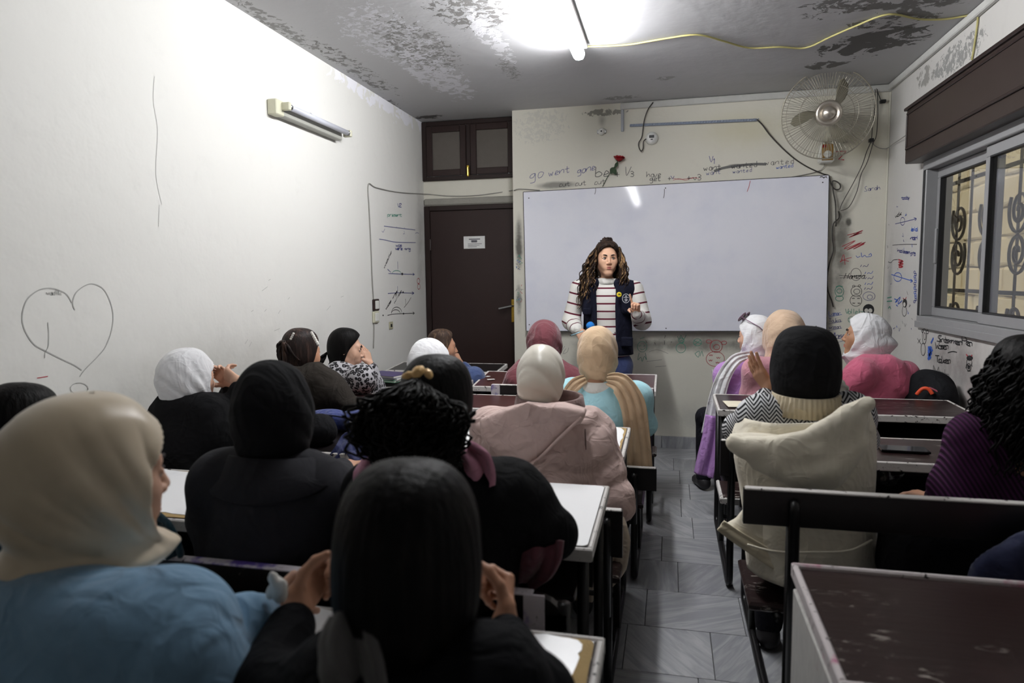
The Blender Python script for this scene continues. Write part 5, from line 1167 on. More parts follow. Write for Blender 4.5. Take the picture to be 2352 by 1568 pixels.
for (dx, dz, rx, rz, rot) in ((-.010, .042, .016, .010, .3), (.012, .050, .015, .017, -.5), (.036, .046, .016, .009, -.9)):
    c_ = c0 + Vector((dx, -.012, dz)); mb = MB(); v = []
    for i in range(7):
        for j in range(12):
            rr = i/6; a = 6.283*j/12; x_, z_ = rr*rx*math.cos(a), rr*rz*math.sin(a); xr, zr = x_*math.cos(rot)-z_*math.sin(rot), x_*math.sin(rot)+z_*math.cos(rot)
            h_ = .007*(1-rr*rr)+.0015*math.sin(5*a); v.append(c_+Vector((xr, .66*zr-.75*h_, .75*zr+.66*h_)))
    mesh('hair_clip_leaf', v, [(i*12+j, i*12+(j+1) % 12, (i+1)*12+(j+1) % 12, (i+1)*12+j) for i in range(6) for j in range(12)], plain('gold_leaf', S(216, 178, 120), .4, .15, .2, vs=90), p, True)
strip('hood_side', [P(1068, 1032, 1.42), P(1092, 1065, 1.40), P(1100, 1105, 1.395), P(1085, 1145, 1.395)], [.04, .075, .07, .03], (0, -1, .1), ph, p, 1.5, .010, .012)
strip('hood_side', [P(850, 1058, 1.38), P(838, 1090, 1.36), P(832, 1140, 1.36), P(826, 1165, 1.37)], [.03, .05, .045, .02], (0, -1, .1), ph, p, 1.2, .008, .012)
strip('hoodie_sleeve_hem', [P(1240, 1235, 1.44), P(1236, 1270, 1.43), P(1225, 1305, 1.44), P(1205, 1335, 1.46)], [.105, .10, .085, .05], (.1, -1, 0), phd, p, 1.5, .008, .012)
# 6 white headscarf behind the ponytail, 7 denim jacket girl by the door
wh = K_('white_headscarf', (232, 232, 234), wr=.4)
H_ = P(986, 841, 3.25)
p, M, B = person('girl with a white headscarf half hidden behind the curly ponytail', H_, -30, 6, 0, 1.12, -10, (-1.17, 3.24, 0), .15, .01, K_('pale_grey_top', (150, 150, 156)), seatz=.38)
loft('headscarf', M, hij(1.0, 1.0, DRAPE, 1.1), wh, p, fold=(0.052, 8, 12, 3), face=FACE, wr=(.003, 30))
H_ = P(1014, 797, 4.45)
p, M, B = person('girl with long brown hair in a blue denim jacket resting her chin on a hand', H_, -82, -4, 0, 1.0, -40, (P(1030, 806, 4.45).x, 4.45, 0), .15, .015, K_('denim_jacket', (66, 82, 122), wr=.5), 'denim_jacket', shr=P(1088, 868, 4.36), seatz=.44,
    arms=[(1, None, P(1108, 884, 4.62), P(1058, 835, 4.55), (-.5, .1, .8), (-.8, .3, -.2), (1.2, 1.2, 1.2, 1.2), (.5, .4))], face=True, fine=True)
loft('hair', M, [r if r[0] > .05 else (r[0], r[1]*1.08, r[2]*1.05, r[3]) for r in HAIRCAP[:-1]] + [(-.13, .06, .085, -.01), (-.2, .06, .08, -.02), (-.25, .04, .06, -.02)], HAIRM, p, nseg=110, fold=(.012, 34, 0, 0), face=HFACE)
# ------------------------------------------------------------------ left block
H_ = P(430, 872, 2.28)
p, M, B = person('girl with a white headscarf and black coat holding her clasped hands by her face', H_, -66, -4, 0, .98, -30, (P(440, 872, 2.2).x, 2.2, 0), .155, .022, K_('black_coat', (20, 20, 22), wr=.4), 'coat', seatz=.42,
    arms=[(1, None, P(560, 985, 2.32), P(548, 878, 2.33), (-.75, .2, .35), (-.2, .6, .3), (.5, .6, .7, .8), (.4, .4)), (-1, None, P(505, 960, 2.55), P(535, 885, 2.42), (-.6, -.2, .7), (.3, -.8, 0), (.35, .45, .6, .7), (.3, .3))], face=True, skinm=SK1, vox=.01, back=(2.24, [(372, 900), (350, 930), (352, 1080), (530, 1080), (536, 965), (518, 922), (485, 900)], 0.085, 0.6))
loft('headscarf', M, hij(1.0, 1.06, [(-.205, .085, .085, .08), (-.23, .1, .095, .09)], 1.1), wh, p, fold=(0.052, 8, 16, 3), face=(-.098, .066, 1.0, .34), wr=(.002, 36))
loft('coat_collar', M, [(-.16, .088, .09, .085), (-.13, .105, .108, .085), (-.10, .108, .112, .08), (-.085, .10, .105, .075), (-.12, .09, .09, .07)], MATS['black_coat'], p)
H_ = P(690, 812, 3.02)
jb_ = K_('brown_black_jacket', (46, 42, 38), wr=.5)
p, M, B = person('girl with a dark ponytail and pearl clip in a dark olive brown jacket', H_, -48, -6, 0, 1.0, -35, (P(710, 812, 2.95).x, 2.92, 0), .16, .022, jb_, 'jacket', seatz=.42, shr=P(752, 893, 2.98), shl=P(672, 880, 2.9),
    arms=[(1, None, P(806, 938, 3.10), P(770, 935, 3.35), (-.2, .9, 0), (0, 0, -1), (.3, .3, .3, .3), (.5, .3))], back=(2.96, [(705, 835), (703, 930), (812, 943), (818, 925), (795, 885), (760, 852), (730, 832)], 0.075, 0.6))
loft('hair', M, HAIRCAP, HAIRD, p, nseg=110, fold=(.008, 36, 0, 0), face=HFACE)
random.seed(9); c0 = M @ Vector((0, -.10, .06))
locks('ponytail', [curl_lock(c0, P(650+random.uniform(-8, 48), 826+random.uniform(-8, 30), 2.93+.06*random.random()), Vector((-.015, -.02, .02)), .005, 1.3, 12) for _ in range(60)], HAIRD, p, .006)
cm = MB()
for k in range(7):
    v, f = sphere_pts(P(716+k*2.4, 764+k*4.4, 2.94), .008, 5); cm.add(v, f)
for k in range(4):
    v, f = sphere_pts(P(674-k*2, 766+k*4, 2.92), .006, 5); cm.add(v, f)
cm.build('hair_clip', plain('pearl', S(236, 232, 224), .2), p, True)['kind'] = 'stuff'
loft('jacket_collar', M, [(-.17, .085, .085, .08), (-.14, .1, .10, .09), (-.10, .098, .10, .088), (-.09, .09, .09, .08), (-.12, .085, .085, .075)], K_('black_hood', (24, 23, 24)), p)
# leopard coat
tl_ = NT('leopard_print'); vo = tl_.n('ShaderNodeTexVoronoi'); vo.inputs['Scale'].default_value = 42; tl_.l(tl_.map((1, 1, 1)), vo.inputs['Vector'])
ns_ = tl_.noise(60, 2); dd_ = tl_.math('ADD', vo.outputs['Distance'], tl_.math('MULTIPLY', tl_.math('SUBTRACT', ns_, .5), .35))
ring_ = tl_.math('MULTIPLY', tl_.ramp(dd_, .18, .24), tl_.math('SUBTRACT', 1, tl_.ramp(dd_, .46, .52)))
cc = tl_.mix(ring_, tl_.mix(tl_.ramp(dd_, .2, .25), S(104, 100, 102), S(172, 170, 174)), S(26, 25, 28)); tl_.bump(tl_.noise(14, 3), .5, .02); leo = tl_.done(cc, .8, 0, .2)
H_ = P(792, 802, 3.74)
p, M, B = person('girl with black hair in a leopard print coat rubbing her nose with one hand', H_, -92, -8, 0, 1.02, -52, (P(800, 802, 3.68).x, 3.68, 0), .15, .022, leo, 'leopard_coat', seatz=.44, skinm=SK1, shr=P(832, 868, 3.60), shl=P(776, 862, 3.66),
    arms=[(1, None, P(862, 890, 3.86), P(850, 838, 3.82), (-.35, .1, 1), (-.75, .2, -.2), (.15, .2, .25, .35), (.3, .2))], face=True, fine=True, faceopt=dict(look=-.2), back=(3.7, [(775, 840), (754, 862), (748, 910), (866, 910), (862, 875), (832, 846)], 0.08, 0.6))
loft('hair', M, HAIRCAP[:-2] + [(-.10, .05, .085, .01), (-.12, .03, .07, .0)], HAIRB, p, nseg=110, fold=(.004, 40, 0, 0), face=(-.2, .082, 1.3, .45))
random.seed(3); locks('ponytail', [curl_lock(M @ Vector((0, -.10, -.03)), M @ Vector((random.uniform(-.03, .03), -.13-random.uniform(0, .04), -.11)), Vector((0, 0, 0)), .006, 1, 8) for _ in range(26)], HAIRB, p, .006)
collar('hood', B['N']+Vector((-.02, -.05, -.015)), .11, .095, -.05, .03, K_('grey_blue_hood', (140, 146, 168)), p, -48, 1.25, .02, 0)
fur = MB(); random.seed(8); fr_ = plain('tan_fur', S(150, 124, 92), .95)
for k in range(260):
    a = random.uniform(math.pi*.9, math.pi*2.1); c_ = B['N']+Vector((-.02, -.05, -.07))+Vector((math.cos(a-.84)*.15, math.sin(a-.84)*.13, .012*math.sin(3*a))); d_ = Vector((random.uniform(-1, 1), random.uniform(-1, 1), random.uniform(-.6, 1)))*.018
    fur.tube([c_, c_+d_], [.005, .001], 4)
fur.build('fur_trim', fr_, p)
# girl at the far left by the wall
H_ = P(46, 984, 1.46)
p, M, B = person('black haired girl by the left wall, almost hidden behind the beige headscarf', H_, -60, -10, 0, .98, -20, (H_.x, 1.42, 0), .15, .01, K_('teal_top', (26, 58, 70)), seatz=.42)
loft('hair', M, [(r[0], r[1]*1.05, r[2]*1.05, r[3]) for r in HAIRCAP], HAIRB, p, nseg=110, fold=(.010, 30, 0, 0), face=HFACE)
strip('sleeve_end', [P(348, 1190, 1.36), P(372, 1218, 1.34), P(390, 1250, 1.34), P(404, 1275, 1.35)], [.05, .06, .06, .05], (0, -1, .2), MATS['teal_top'], p, 1.5, .008, .012)
# ------------------------------------------------------------------ foreground
bg_ = NT('beige_satin'); bg_.bump(bg_.noise(9, 3), .2, .01); beige = bg_.done(bg_.mix(bg_.noise(5, 3), S(196, 178, 150), S(214, 200, 176)), .38, 0, .45, Sheen_Weight=.25)
bl = K_('powder_blue_coat', (120, 156, 184), wr=.5)
H_ = P(205, 1098, .93)
bcuff = P(545, 1440, .98)
def bext(g): g.cap(bcuff+Vector((-.03, -.01, .0)), bcuff+Vector((.012, .004, .004)), .048, .05, k=.012)
p, M, B = person('girl with a beige satin headscarf and powder blue coat in the near left corner', H_, -74, -4, 4, 1.14, -26, (-1.0, .66, 0), .18, .03, bl, 'blue_coat', skinm=SK1, shl=P(-150, 1440, .84), shr=P(400, 1440, .86), fine=True, face=True, neckdrop=.17,
    arms=[(1, None, P(470, 1600, .86), P(606, 1402, 1.05), (.36, .72, .36), (.75, -.2, -.3), (.7, .75, .8, .85), (.3, .25)), (-1, P(-150, 1440, .84), P(-100, 1640, 1.0), P(120, 1560, 1.1), (.6, .6, 0), (0, 0, -1), (.4, .4, .4, .4), (.5, .3))], extra=bext, wr=(.006, 20), vox=.0075, hand_s=.92, back=(0.82, [(-40, 1330), (-60, 1640), (540, 1640), (530, 1560), (490, 1460), (450, 1410), (380, 1385), (300, 1345), (180, 1315), (40, 1312)], 0.08, 0.4))
loft('headscarf', M, hij(1.06, 1.16, [(-.205, .088, .10, .085), (-.225, .10, .115, .095), (-.245, .105, .12, .10)], 1.28), beige, p, nseg=150, nlev=90, fold=(.055, 7, 15, 3.4), face=(-.105, .072, 1.0, .33), wr=(.002, 30))
collar('coat_collar', B['N']+Vector((-.02, -.02, -.03)), .125, .12, -.075, .012, bl, p, -24, 1.5, .014, .01)
v = [P(600, 1372, .995), P(640, 1400, .995)]
ts = SDF()
for k in range(9): ts.ell(P(640+random.uniform(-14, 14), 1345+random.uniform(-22, 26), .99+random.uniform(-.01, .01)), (.010, .007, .016), Matrix.Rotation(random.uniform(-1, 1), 3, 'Y'), .006)
tis = mesh_np('paper_tissue', [ts.mesh(.0026, .004, wrinkle(.0018, 160))], plain('tissue_white', S(232, 230, 224), .9), None, False); tag(tis, 'crumpled white tissue held in the hand above the torn desk', 'tissue')
# black haired girl in the middle foreground
nv = K_('black_jacket', (15, 16, 19), wr=.5)
H_ = P(938, 1274, .84)
p, M, B = person('black haired girl nearest the camera with her clasped hands on the torn white desk', H_, -14, -10, 0, 1.0, -6, (-.33, .60, 0), .155, .02, nv, 'jacket', shl=P(800, 1580, .78), shr=P(1110, 1580, .80), skinm=SK2, neckdrop=.17,
    arms=[(-1, None, P(620, 1600, .86), P(676, 1412, 1.02), (.05, .80, .42), (1, -.25, .1), (1.1, 1.2, 1.3, 1.35), (.4, .35)), (1, None, P(1225, 1600, .90), P(1158, 1446, 1.06), (-.12, .80, .42), (-1, -.25, .1), (1.1, 1.2, 1.3, 1.35), (.4, .35))], wr=(.005, 24), vox=.0075, hand_s=1.0)
loft('hair', M, [(.134, .004, .004, .004), (.130, .038, .042, .036), (.117, .064, .072, .062), (.093, .084, .098, .084), (.058, .096, .116, .10), (.018, .101, .122, .094), (-.025, .102, .121, .075), (-.065, .098, .114, .05), (-.10, .088, .104, .03), (-.135, .07, .085, .015), (-.16, .055, .07, .005), (-.175, .035, .05, 0)], HAIRB, p, nseg=140, fold=(.006, 40, 0, 0), face=(-.2, .085, 1.1, .42))
strip('grey_hood', [P(800, 1420, .74), P(790, 1470, .72), P(800, 1530, .71), P(815, 1600, .72)], [.05, .075, .085, .09], (0.1, -1, .3), K_('grey_fleece', (96, 94, 94)), p, 1.5, .010, .014)
# ------------------------------------------------------------------ right block
wsat = K_('white_scarf', (228, 228, 230), wr=.5); lil = K_('lilac_cloth', (178, 132, 196), wr=.5)
H_ = P(1738, 772, 4.34)
p, M, B = person('girl with sunglasses on a white headscarf and a long lilac coat', H_, 72, -4, 0, 1.02, 24, (P(1712, 772, 4.3).x, 4.28, 0), .155, .025, lil, 'lilac_coat', shl=P(1672, 862, 4.25), face=True, fine=True, skinm=SK1, seatz=.44,
    arms=[(-1, None, P(1668, 905, 4.34), P(1690, 925, 4.5), (.3, .9, 0), (0, 0, -1), (.3, .3, .3, .3), (.5, .3))], back=(4.26, [(1712, 820), (1680, 842), (1664, 880), (1662, 920), (1760, 920), (1770, 845)], 0.08, 0.6))
loft('headscarf', M, hij(1.0, 1.02, [(-.205, .085, .08, .08), (-.225, .1, .09, .09)], 1.12), wsat, p, fold=(.075, 5, 20, 4), face=(-.098, .07, 1.0, .34), wr=(.0025, 36))
strip('scarf_tail', [P(1722, 815, 4.18), P(1690, 826, 4.14), P(1664, 862, 4.13), P(1648, 910, 4.13), P(1638, 960, 4.13), P(1632, 998, 4.13)], [.04, .07, .08, .09, .10, .11], (-.2, -1, .1), wsat, p, 2.6, .004)
strip('coat_tail', [P(1640, 955, 4.09), P(1634, 1000, 4.08), P(1624, 1050, 4.08), P(1616, 1092, 4.08)], [.10, .11, .12, .12], (-.3, -1, .1), lil, p, 1.5, .010, .01)
gl = thing('sunglasses', 'mauve tinted sunglasses pushed up on the white headscarf', 'sunglasses', (M @ Vector((0, .05, .13)))[:])
lens = plain('mauve_lens', S(110, 84, 110), .08, var=.05, bump=0); rimm = plain('mauve_frame', S(120, 90, 112), .3)
for x in (-1, 1):
    mb = MB(); v = []
    c_ = Vector((x*.036, .070, .122))
    pts = [M @ (c_ + Vector((.031*math.cos(a)*(1+.08*math.cos(2*a)), -.018*math.sin(a)*1.2, .024*math.sin(a)))) for a in np.linspace(0, 6.283, 21)[:-1]]
    MB().prism(pts, (M.to_3x3() @ Vector((0, .0015, .001)))).build('lens', lens, gl); MB().tube(pts, .0026, 6, closed=True).build('rim', rimm, gl, True)
    MB().tube([M @ Vector((x*.068, .066, .126)), M @ Vector((x*.084, .02, .10)), M @ Vector((x*.092, -.05, .06)), M @ Vector((x*.092, -.075, .03))], .0026, 6).build('temple', rimm, gl, True)
MB().tube([M @ Vector((-.008, .07, .126)), M @ Vector((0, .074, .130)), M @ Vector((.008, .07, .126))], .0025, 6).build('bridge', rimm, gl, True)
H_ = P(1801, 768, 4.16)
bge = K_('sand_headscarf', (206, 178, 152), wr=.45); pkt = K_('soft_pink_top', (196, 138, 150), wr=.4)
p, M, B = person('girl with a sand coloured headscarf and soft pink top beside the lilac coat', H_, 28, -2, 0, 1.12, 10, (P(1790, 768, 4.1).x, 4.08, 0), .165, .02, pkt, 'pink_top', shl=P(1738, 850, 4.05), seatz=.44,
    arms=[(-1, None, P(1724, 905, 4.12), P(1748, 925, 4.3), (.3, .9, 0), (0, 0, -1), (.3, .3, .3, .3), (.5, .3))], back=(4.08, [(1782, 820), (1740, 838), (1724, 870), (1720, 920), (1848, 920), (1850, 835)], 0.08, 0.6))
loft('headscarf', M, hij(1.05, 1.06, DRAPE, 1.15), bge, p, fold=(0.040, 7, 16, 4), face=FACE, wr=(.003, 34))
H_ = P(1988, 772, 4.32); rose_ = K_('rose_pink_shirt', (206, 104, 132), wr=.45)
p, M, B = person('girl with a white headscarf and rose pink shirt turned to the left in profile', H_, 93, 4, 0, 1.06, 48, (P(2022, 772, 4.25).x, 4.22, 0), .17, .026, rose_, 'pink_shirt', shl=P(1978, 858, 4.14), shr=P(2076, 862, 4.3), face=True, fine=True, skinm=SK3, seatz=.44,
    arms=[(-1, None, P(1940, 890, 4.16), P(1930, 905, 4.4), (.0, .9, 0), (0, 0, -1), (.3, .3, .3, .3), (.5, .3))], back=(4.22, [(1985, 816), (1955, 835), (1932, 870), (1926, 915), (2102, 915), (2092, 862), (2076, 830), (2045, 812)], 0.085, 0.6))
loft('headscarf', M, [(r[0], r[1], r[2]*(1.12 if r[0] > 0 else 1.42), r[3]) for r in hij(1.0, 1.0, [(-.2, .085, .10, .085), (-.22, .10, .11, .095)], 1.15)], wsat, p, fold=(.075, 5, 20, 4), face=(-.115, .075, .95, .36), wr=(.0025, 36))
# black headscarf with herringbone sweater and cream jacket
hb = NT('herringbone_knit'); sx_ = hb.n('ShaderNodeSeparateXYZ'); hb.l(hb.co, sx_.inputs[0])
zig = hb.math('PINGPONG', sx_.outputs[0], .022); ph_ = hb.math('ADD', sx_.outputs[2], hb.math('MULTIPLY', zig, 1.15)); st_ = hb.math('PINGPONG', ph_, .0062)
hb.bump(hb.noise(200, 2), .2, .003); herr = hb.done(hb.mix(hb.ramp(st_, .0026, .0036), S(28, 28, 32), S(206, 206, 208)), .85, 0, .2)
crm = K_('cream_fleece', (240, 232, 212), wr=.45); ctan = K_('ribbed_cream_collar', (198, 184, 156))
H_ = P(1850, 846, 2.30)
hy = P(1700, 1060, 2.2)
p, M, B = person('girl with a black headscarf, herringbone sweater and cream jacket slipped off the shoulders', H_, 10, -6, 0, 1.08, 4, (.46, 2.26, 0), .165, .015, herr, 'herringbone_sweater', shl=P(1748, 960, 2.26), shr=P(1950, 955, 2.28), neckdrop=.118, drop=.062,
    arms=[(-1, None, P(1700, 985, 2.44), P(1772, 900, 2.52), (-.55, .1, .85), (.7, .6, .2), (.1, .1, .12, .15), (.2, .1)), (1, None, P(1975, 1010, 2.4), P(1905, 1000, 2.62), (-.5, .8, 0), (0, 0, -1), (.4, .4, .4, .4), (.5, .3))], skinm=SK3, vox=.008, wr=(.003, 24), hand_s=.92)
loft('headscarf', M, [(.129, .004, .004, .004), (.125, .036, .038, .034), (.113, .062, .066, .06), (.09, .081, .09, .084), (.055, .092, .108, .100), (.015, .0965, .115, .104), (-.025, .097, .114, .106), (-.055, .093, .108, .106), (-.08, .088, .10, .10), (-.10, .080, .09, .085), (-.106, .055, .06, .06)], bk, p, fold=(0.028, 5, 12, 3), face=FACE, wr=(.002, 30))
collar('ribbed_collar', B['N']+Vector((0, -.012, .04)), .086, .080, -.05, .012, ctan, p, 0, 1.16, .012, .004, 176, .0035)
# jacket body hanging round the upper arms: built from horizontal rings with real folds
def ring_cloth(name, rows, mats, parent, n=96, fold=.010, thick=.006, a0=0, a1=6.2832, amp2=.004):
    v = []; m = len(rows); closed = a1-a0 > 6.28
    for i, (c, rx, ry, tilt) in enumerate(rows):
        for j in range(n):
            a = a0+(a1-a0)*j/(n if closed else n-1); w_ = 1+fold*math.sin(5*a+i*.35)+amp2*math.sin(11*a-i*.5)
            v.append(Vector(c)+Vector((rx*w_*math.cos(a), ry*w_*math.sin(a), tilt*math.cos(a))))
    jn = n if closed else n-1
    o = mesh(name, v, [(i*n+j, i*n+(j+1) % n, (i+1)*n+(j+1) % n, (i+1)*n+j) for i in range(m-1) for j in range(jn)], mats, parent, True)
    s_ = o.modifiers.new('thickness', 'SOLIDIFY'); s_.thickness = thick; s_.offset = -1; return o
rows_px = [(945, 1704, 1992, 2.25, .02), (985, 1684, 2000, 2.25, .02), (1050, 1690, 2004, 2.25, .01), (1120, 1705, 2002, 2.25, .0), (1200, 1712, 2004, 2.24, .0), (1262, 1714, 2006, 2.24, .0), (1308, 1722, 1996, 2.24, .0)]
rows = []
for (py, xa, xb, Y_, tl2) in rows_px:
    a_, b_ = P(xa, py, Y_), P(xb, py, Y_); rows.append(((a_+b_)/2, (b_-a_).length/2, .165, tl2))
rr = []
for i in range(len(rows)-1):
    for k in range(5):
        t = k/5; A_, B_ = rows[i], rows[i+1]; rr.append((A_[0].lerp(B_[0], t), A_[1]+(B_[1]-A_[1])*t, A_[2], A_[3]+(B_[3]-A_[3])*t))
rr.append(rows[-1]); ring_cloth('cream_jacket', rr, crm, p, fold=.016, amp2=.006)
jk = SDF()   # slipped hood and back of the jacket: thick soft panels wrapped round the back
PT = lambda Y_, *q: [P(x, y, Y_) for (x, y) in q]
jk.slab(PT(2.09, (1676, 1003), (1712, 996), (1790, 1000), (1880, 976), (1958, 926), (1996, 912), (2002, 960), (1996, 1010), (1975, 1060), (1935, 1108), (1895, 1128), (1840, 1118), (1780, 1090), (1715, 1052), (1690, 1030)), .055, .05, .55, None, 0, .03)
rim = PT(2.05, (1684, 1016), (1730, 1026), (1800, 1020), (1880, 992), (1950, 950), (1992, 926))
for a_, b_ in zip(rim[:-1], rim[1:]): jk.cap(a_, b_, .021, .021, k=.022)
for q in (((1705, 1035), (1790, 1050), (1880, 1030), (1960, 970)), ((1740, 1070), (1820, 1092), (1900, 1075), (1975, 1020))):
    q = PT(2.055, *q)
    for a_, b_ in zip(q[:-1], q[1:]): jk.cap(a_, b_, .012, .014, k=.045)
mesh_np('jacket_hood', [jk.mesh(.0065, .012, wrinkle(.005, 22))], crm, p)
jk = SDF().slab(PT(2.16, (1752, 1100), (1722, 1150), (1690, 1190), (1656, 1212), (1700, 1246), (1790, 1300), (1800, 1240), (1790, 1120)), .03, .028, .0, None, 0, .03)
mesh_np('empty_sleeve', [jk.mesh(.007, .012, wrinkle(.005, 26))], crm, p)
strip('sleeve_hem', [P(1655, 1206, 2.118), P(1692, 1232, 2.118), P(1740, 1262, 2.118), P(1786, 1290, 2.118)], [.035, .04, .045, .05], (0, -1, 0), K_('cream_rib', (228, 216, 188)), p, 1, .003, .008)
for (zz,) in ((1268,),): 
    mb = MB(); mb.tube(smoothline([P(1716, 1250, 2.075), P(1780, 1266, 2.06), P(1870, 1268, 2.055), P(1950, 1264, 2.06), P(2003, 1240, 2.09)]), .0035, 6); mb.build('hem_seam', crm, p, True)
# curly girl in the purple ribbed sweater
pr = NT('purple_rib'); sp = pr.n('ShaderNodeSeparateXYZ'); pr.l(pr.map((1, 1, 1), (0, math.radians(28), 0)), sp.inputs[0]); rb_ = pr.math('PINGPONG', sp.outputs[0], .0055)
pr.bump(rb_, 1.0, .9); purple = pr.done(pr.mix(pr.ramp(rb_, .001, .004), S(38, 15, 38), S(74, 32, 72)), .85, 0, .2)
H_ = P(2368, 880, 2.12)
p, M, B = person('girl with loose black curls in a purple ribbed sweater at the right edge', H_, 12, -4, 0, 1.05, 14, (1.11, 2.17, 0), .17, .02, purple, 'ribbed_sweater', shl=P(2245, 1010, 2.12), seatz=.42,
    arms=[(-1, None, P(2195, 1110, 2.16), P(2150, 1150, 2.32), (-.5, .7, 0), (0, 0, -1), (.4, .4, .4, .4), (.5, .3))], vox=.008, back=(2.12, [(2352, 965), (2275, 975), (2222, 998), (2175, 1062), (2146, 1130), (2160, 1210), (2420, 1210), (2420, 960)], 0.09, 0.4))
loft('hair', M, [(r[0], r[1]*1.12, r[2]*1.1, r[3]) for r in HAIRCAP], HAIRB, p, nseg=110, fold=(.02, 22, 30, 0), face=HFACE)
sk_ = SDF().slab([P(x, y, 2.10) for (x, y) in ((2030, 1190), (2015, 1300), (2040, 1420), (2460, 1440), (2460, 1180), (2200, 1160))], .10, .08, .0, None, 0, .03)  # dark slab built in for shade, black trousers and bag under the backrest
mesh_np('shade_legs_slab', [sk_.mesh(.014, .012, wrinkle(.006, 20))], K_('shade_black', (18, 18, 20)), p)
random.seed(21); cu = []
for k in range(520):
    a = random.uniform(math.pi*.85, math.pi*2.15); zt = random.uniform(.0, .115); rt_ = math.sqrt(max(.0005, 1-(zt/.125)**2))
    st = M @ Vector((.085*rt_*math.cos(a), -.01+.10*rt_*math.sin(a), zt)); ln = random.uniform(.10, .25)
    en = M @ Vector((.105*math.cos(a)+random.uniform(-.03, .03), -.015+.115*math.sin(a), zt-ln-.02)); ou = (M.to_3x3() @ Vector((math.cos(a), math.sin(a), .3))).normalized()*random.uniform(.015, .035)
    cu.append(curl_lock(st, en, ou, random.uniform(.007, .013), random.uniform(2, 4), 18))
locks('curls', cu, HAIRB, p, .0036, 4)
# ------------------------------------------------------------------ the teacher, standing
st = NT('striped_sweater'); sz = st.n('ShaderNodeSeparateXYZ'); st.l(st.co, sz.inputs[0])
def stripes(name, axis, period, width, off):
    t = NT(name); d = t.n('ShaderNodeVectorMath'); d.operation = 'DOT_PRODUCT'; t.l(t.co, d.inputs[0]); d.inputs[1].default_value = axis
    v_ = t.math('MODULO', t.math('ADD', d.outputs['Value'], off+90*period), period)
    t.bump(t.math('ADD', t.noise(12, 3), t.math('MULTIPLY', t.noise(500, 2), .08)), .45, .02)
    return t.done(t.mix(t.math('LESS_THAN', v_, width), S(228, 226, 220), S(92, 26, 44)), .85, 0, .2)
TY = 5.02
tc_ = lambda x, y, d=0: P(x, y, TY+d)
Ht = P(1394, 594, TY)
navy = K_('navy_vest', (24, 26, 40), wr=.4); jean = K_('blue_jeans', (62, 74, 118), wr=.4)
skT = skin('skin_teacher', S(226, 178, 148))
SLt, SRt = tc_(1458, 664), tc_(1330, 662)      # her left is on the right of the picture
eL, wL = tc_(1475, 738, -.02), tc_(1463, 722, -.24); eR, wR = tc_(1312, 738, -.0), tc_(1326, 757, -.20)
hipT = tc_(1398, 840); 
p, M, B = person('teacher in a navy vest over a striped sweater, standing with one finger raised', Ht, 189, -3, 0, 1.03, 176, (hipT.x, TY, 0), .165, 0, None, None, shl=SLt, shr=SRt, skinm=skT, fine=True, face=True, faceopt=dict(look=-.35), legs=jean, legname='jeans', standing=True, seatz=hipT.z-.10+.02, chest=tc_(1394, 706),
    arms=[(-1, None, eL, wL, (-.10, -.35, .85), (-.35, -.8, -.2), (.0, 1.3, 1.35, 1.4), (.7, .8)), (1, None, eR, wR, (.45, -.35, -.55), (.5, .3, -.6), (.8, .9, 1.0, 1.1), (.5, .4))], hand_s=.95)
f, r, Rm = B['f'], B['r'], B['Rm']
g = SDF(); ch, be = tc_(1394, 706), tc_(1396, 770)
g.ell(ch, (.158, .118, .17), Rm, .06); g.ell(be, (.148, .118, .17), Rm, .06); g.ell(tc_(1398, 808), (.165, .128, .07), Rm, .04); g.cap(B['N']-Vector((0, 0, .03)), B['N'].lerp(ch, .5), .068, .10, k=.05)
for Sx in (SLt, SRt): g.cap(B['N'].lerp(Sx, .2)-Vector((0, 0, .03)), Sx, .055, .06, k=.04)
mesh_np('sweater', [g.mesh(.008, .01, wrinkle(.004, 22))], stripes('sweater_stripes', (0, 0, 1), .056, .0115, -(tc_(1394, 663).z-p.location.z) % .056), p)
for (S0, E_, W_, nm) in ((SLt, eL, wL, 'a'), (SRt, eR, wR, 'b')):
    ax = (E_-S0).normalized(); g = SDF().cap(S0, E_, .066, .064, k=.02).cap(E_, E_.lerp(W_, .35), .064, .060, k=.02); 
    mesh_np('sleeve', [g.mesh(.007, .01, wrinkle(.006, 24))], stripes('sleeve_stripes_'+nm, tuple(ax), .075, .012, .03), p)
    ax2 = (W_-E_).normalized(); g = SDF().cap(E_.lerp(W_, .1), W_.lerp(E_, .10), .063, .044, k=.02); mesh_np('forearm_sleeve', [g.mesh(.007, .01, wrinkle(.006, 24))], stripes('forearm_stripes_'+nm, tuple(ax2), .075, .012, .0), p)
    g = SDF().cap(W_.lerp(E_, .14), W_.lerp(E_, -.03), .040, .032, k=.01); mesh_np('cuff', [g.mesh(.006)], K_('white_rib', (222, 220, 214)), p)
collar('neck_rib', B['N']+Vector((0, 0, .012)), .066, .062, -.03, .012, MATS['white_rib'], p, 0, 1.2, .01)
